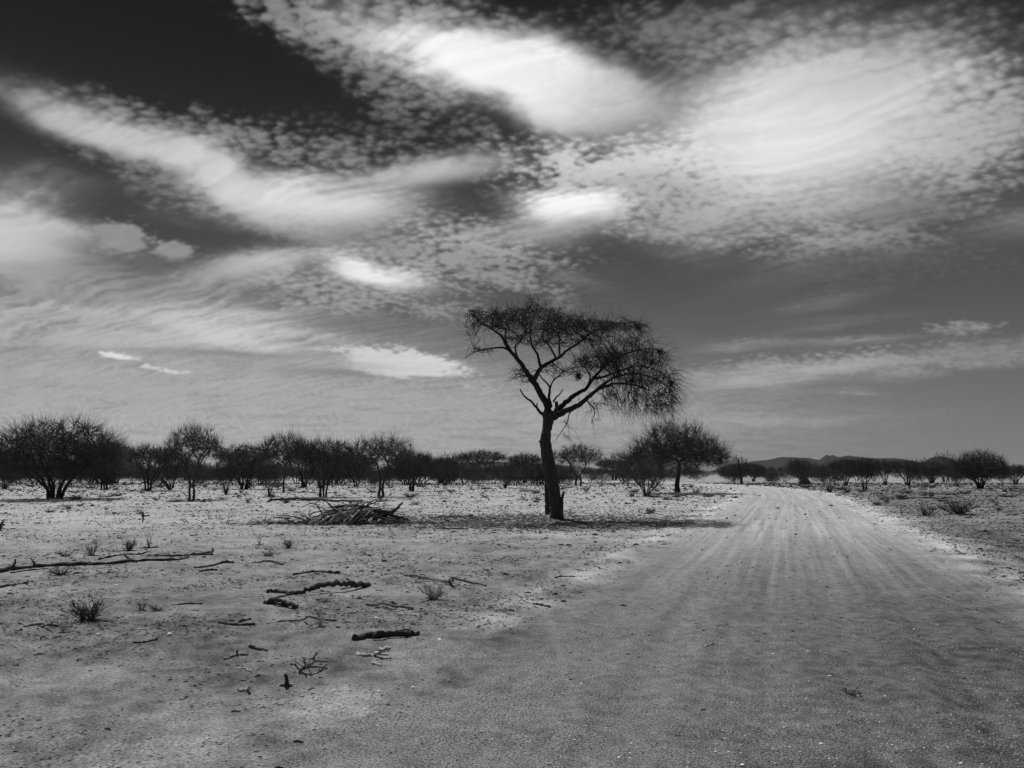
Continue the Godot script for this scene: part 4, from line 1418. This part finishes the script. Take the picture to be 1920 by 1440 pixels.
func brush_pile() -> void:
	var at := on_ground(655, 981)
	var o := thing("brushwood_pile", "heap of dead branches piled on the sand left of the acacia", "stick pile", at)
	for k in 84:
		var b := Buf.new()
		var lean := rng.randf()
		var x0 := rng.randf_range(-1.5, 0.9)
		var z0 := rng.randf_range(-0.5, 0.75)
		var dx := rng.randf_range(0.5, 1.5)
		var top := rng.randf_range(0.25, 0.8) * (1.0 - 0.35 * absf(x0 + 0.2))
		if k % 4 == 0: dx = -rng.randf_range(0.4, 1.1)
		var p0 := Vector3(x0, 0.02, z0)
		var p1 := Vector3(x0 + dx * 0.4, top * 0.75, z0 * 0.7 + rng.randf_range(-0.1, 0.1))
		var p2 := Vector3(x0 + dx * 0.8, top, z0 * 0.3 + rng.randf_range(-0.15, 0.15))
		var p3 := Vector3(x0 + dx * rng.randf_range(1.0, 1.4), top * rng.randf_range(0.7, 1.05), z0 * 0.1 + rng.randf_range(-0.3, 0.3))
		if k < 16:       # pale stout ones leaning up out of the front of the heap
			var px := rng.randf_range(-1.3, 0.5)
			var hh := rng.randf_range(0.42, 0.72) * (1.0 - 0.25 * absf(px))
			p0 = Vector3(px, 0.0, rng.randf_range(0.35, 0.7))
			p1 = Vector3(px + 0.3, hh * 0.55, p0.z - 0.12)
			p2 = Vector3(px + 0.55, hh * 0.9, p0.z - 0.25)
			p3 = Vector3(px + rng.randf_range(0.75, 1.2), hh * rng.randf_range(0.85, 1.2), p0.z - 0.45)
		if k > 64:      # long low ones trailing off to the right and left
			var s := 1.0 if k < 79 else -1.0
			p0 = Vector3(s * rng.randf_range(-0.2, 0.4), rng.randf_range(0.15, 0.42), rng.randf_range(-0.3, 0.4))
			p1 = p0 + Vector3(s * 0.6, 0.04, 0.1)
			p2 = p0 + Vector3(s * 1.1, -p0.y * 0.4, rng.randf_range(-0.1, 0.3))
			p3 = p0 + Vector3(s * rng.randf_range(1.5, 2.3), -p0.y + 0.03, rng.randf_range(-0.2, 0.5))
		var r := rng.randf_range(0.009, 0.027) if k >= 16 else rng.randf_range(0.017, 0.03)
		var sp := smooth_path(PackedVector3Array([p0, p1, p2, p3]), PackedFloat32Array([r, r * 0.9, r * 0.75, r * 0.4]), 4, 0.5)
		b.tube(sp[0], sp[1], 6, true, 0.1, rng)
		put("branch", b.mesh(), mats["pale"] if k < 16 and k % 2 == 0 else [mats["dark_wood"], mats["brush"], mats["dark_wood"], mats["dead"], mats["dark_wood"]][k % 5], o)
	var big := Buf.new()
	var sp2 := smooth_path(PackedVector3Array([Vector3(0.75, 0.2, 0.1), Vector3(1.15, 0.28, 0.1), Vector3(1.45, 0.45, 0.05), Vector3(1.65, 0.66, 0.0)]), PackedFloat32Array([0.07, 0.065, 0.05, 0.02]), 4, 0.2)
	big.tube(sp2[0], sp2[1], 8, true, 0.08, rng)
	put("branch", big.mesh(), mats["dark_wood"], o)
	var log := Buf.new()
	var sp3 := smooth_path(PackedVector3Array([Vector3(-0.6, 0.5, 0.0), Vector3(-0.1, 0.56, 0.0), Vector3(0.5, 0.5, 0.1), Vector3(1.0, 0.4, 0.2), Vector3(1.9, 0.12, 0.3)]), PackedFloat32Array([0.04, 0.05, 0.06, 0.06, 0.03]), 4, 0.3)
	log.tube(sp3[0], sp3[1], 8, true, 0.1, rng)
	put("branch", log.mesh(), mats["dark_wood"], o)
	# fine brush and dead leaves round the heap
	var fine := Buf.new()
	for k in 420:
		var x := rng.randfn(-0.7, 1.9)
		var z := rng.randfn(0.25, 0.4)
		var p := Vector3(x, 0.01, z)
		var d := Vector3(rng.randf_range(-1, 1), rng.randf_range(0.0, 0.55), rng.randf_range(-0.6, 0.6)).normalized()
		var l := rng.randf_range(0.12, 0.45)
		fine.tube(PackedVector3Array([p, p + d * l * 0.5 + rv(0.02), p + d * l + Vector3(0, -0.04, 0)]), PackedFloat32Array([0.009, 0.008, 0.004]), 3)
	put("fine_brush", fine.mesh(), mats["dark_wood"], o).set_meta("kind", "stuff")

func litter() -> void:
	var bit := Buf.new()
	bit.tube(PackedVector3Array([Vector3(-0.5, 0, 0), Vector3(-0.1, 0.06, 0.06), Vector3(0.5, 0.0, -0.03)]), PackedFloat32Array([0.05, 0.07, 0.03]), 4, true)
	var bm := bit.mesh()
	var xf := []
	var cols := PackedColorArray()
	# twigs and bark scraps, thicker in drifts
	while xf.size() < 46000:
		var px := rng.randf_range(-120, 2040)
		var py := lerpf(906.0, 1500.0, pow(rng.randf(), 2.0))
		var g := on_ground(px, py)
		var drift := nb.get_noise_2d(g.x * 7.0, g.z * 7.0) + 0.5 * nb.get_noise_2d(g.x * 25.0, g.z * 25.0)
		var keep := smoothstep(-0.55, 0.75, drift) * (1.0 - 0.75 * smoothstep(1120.0, 1300.0, py))
		var rd := on_road(g.x, g.z)
		keep *= lerpf(1.0, 0.05, rd)
		if road_t(g.x, -g.z) > 3.0: keep *= 2.6
		# below the acacia and out to the heap lies the most
		var tree := Vector2((px - 930.0) / 330.0, (py - 975.0) / 13.0).length()
		keep += 0.9 * exp(-tree * tree)
		if rng.randf() > keep: continue
		g.y = surface_y(g.x, g.z)
		var d := -g.z
		var l := rng.randf_range(0.010, 0.028) * (0.7 + d * 0.10) * (2.2 if rng.randf() < 0.03 else 1.0)
		var thin := rng.randf_range(0.12, 0.4)
		xf.append(Transform3D(Basis(Vector3.UP, rng.randf() * TAU).scaled(Vector3(l, l * rng.randf_range(0.7, 1.8) * (1.0 + minf(d, 60.0) * 0.018), l)), g + Vector3(0, 0.004, 0)) * Transform3D(Basis.from_scale(Vector3(1, 1, thin * 2.0)), Vector3.ZERO))
		var t := rng.randf_range(0.02, 0.1) if rng.randf() < 0.85 else rng.randf_range(0.35, 0.6)
		cols.append(Color(t, t, t))
	for k in 19000:  # litter below the acacia, thickened with dark bits to deepen its shadow
		var px := 1010.0 + rng.randfn(0.0, 190.0) - (80.0 if k % 3 == 0 else 0.0)
		var g := on_ground(px, 977.0 + rng.randfn(0.0, 8.5))
		if on_road(g.x, g.z) > 0.5: continue
		g.y = surface_y(g.x, g.z)
		var l := rng.randf_range(0.025, 0.11) * (2.0 if rng.randf() < 0.05 else 1.0)
		xf.append(Transform3D(Basis(Vector3.UP, rng.randf() * TAU).scaled(Vector3(l, l * rng.randf_range(0.5, 1.2), l * 0.6)), g + Vector3(0, 0.004, 0)))
		var t := rng.randf_range(0.02, 0.12)
		cols.append(Color(t, t, t))
	scatter("twig_litter", "twigs, bark scraps and dead leaves strewn over the sand", bm, mats["litter"], xf, cols)
	xf = []
	cols = PackedColorArray()
	while xf.size() < 44000:
		var px := rng.randf_range(-150, 2070)
		var py := lerpf(985.0, 1520.0, pow(rng.randf(), 1.15))
		var g := on_ground(px, py)
		var rd := on_road(g.x, g.z)
		if rng.randf() > lerpf(0.35, 1.0, rd) * smoothstep(-0.5, 0.5, nb.get_noise_2d(g.x * 12.0, g.z * 12.0)): continue
		g.y = surface_y(g.x, g.z)
		var w := 0.005 + 0.010 * pow(rng.randf(), 5.0) + 0.0004 * -g.z
		xf.append(Transform3D(Basis(Vector3.UP, rng.randf() * TAU).scaled(Vector3(w, w * 0.7, w * rng.randf_range(0.6, 1.0))), g))
		var t := rng.randf_range(0.03, 0.3) if rng.randf() < 0.9 else rng.randf_range(0.35, 0.7)
		cols.append(Color(t, t, t))
	scatter("gravel", "fine pale and grey gravel strewn over the track", stone_mesh(4), mats["litter"], xf, cols)
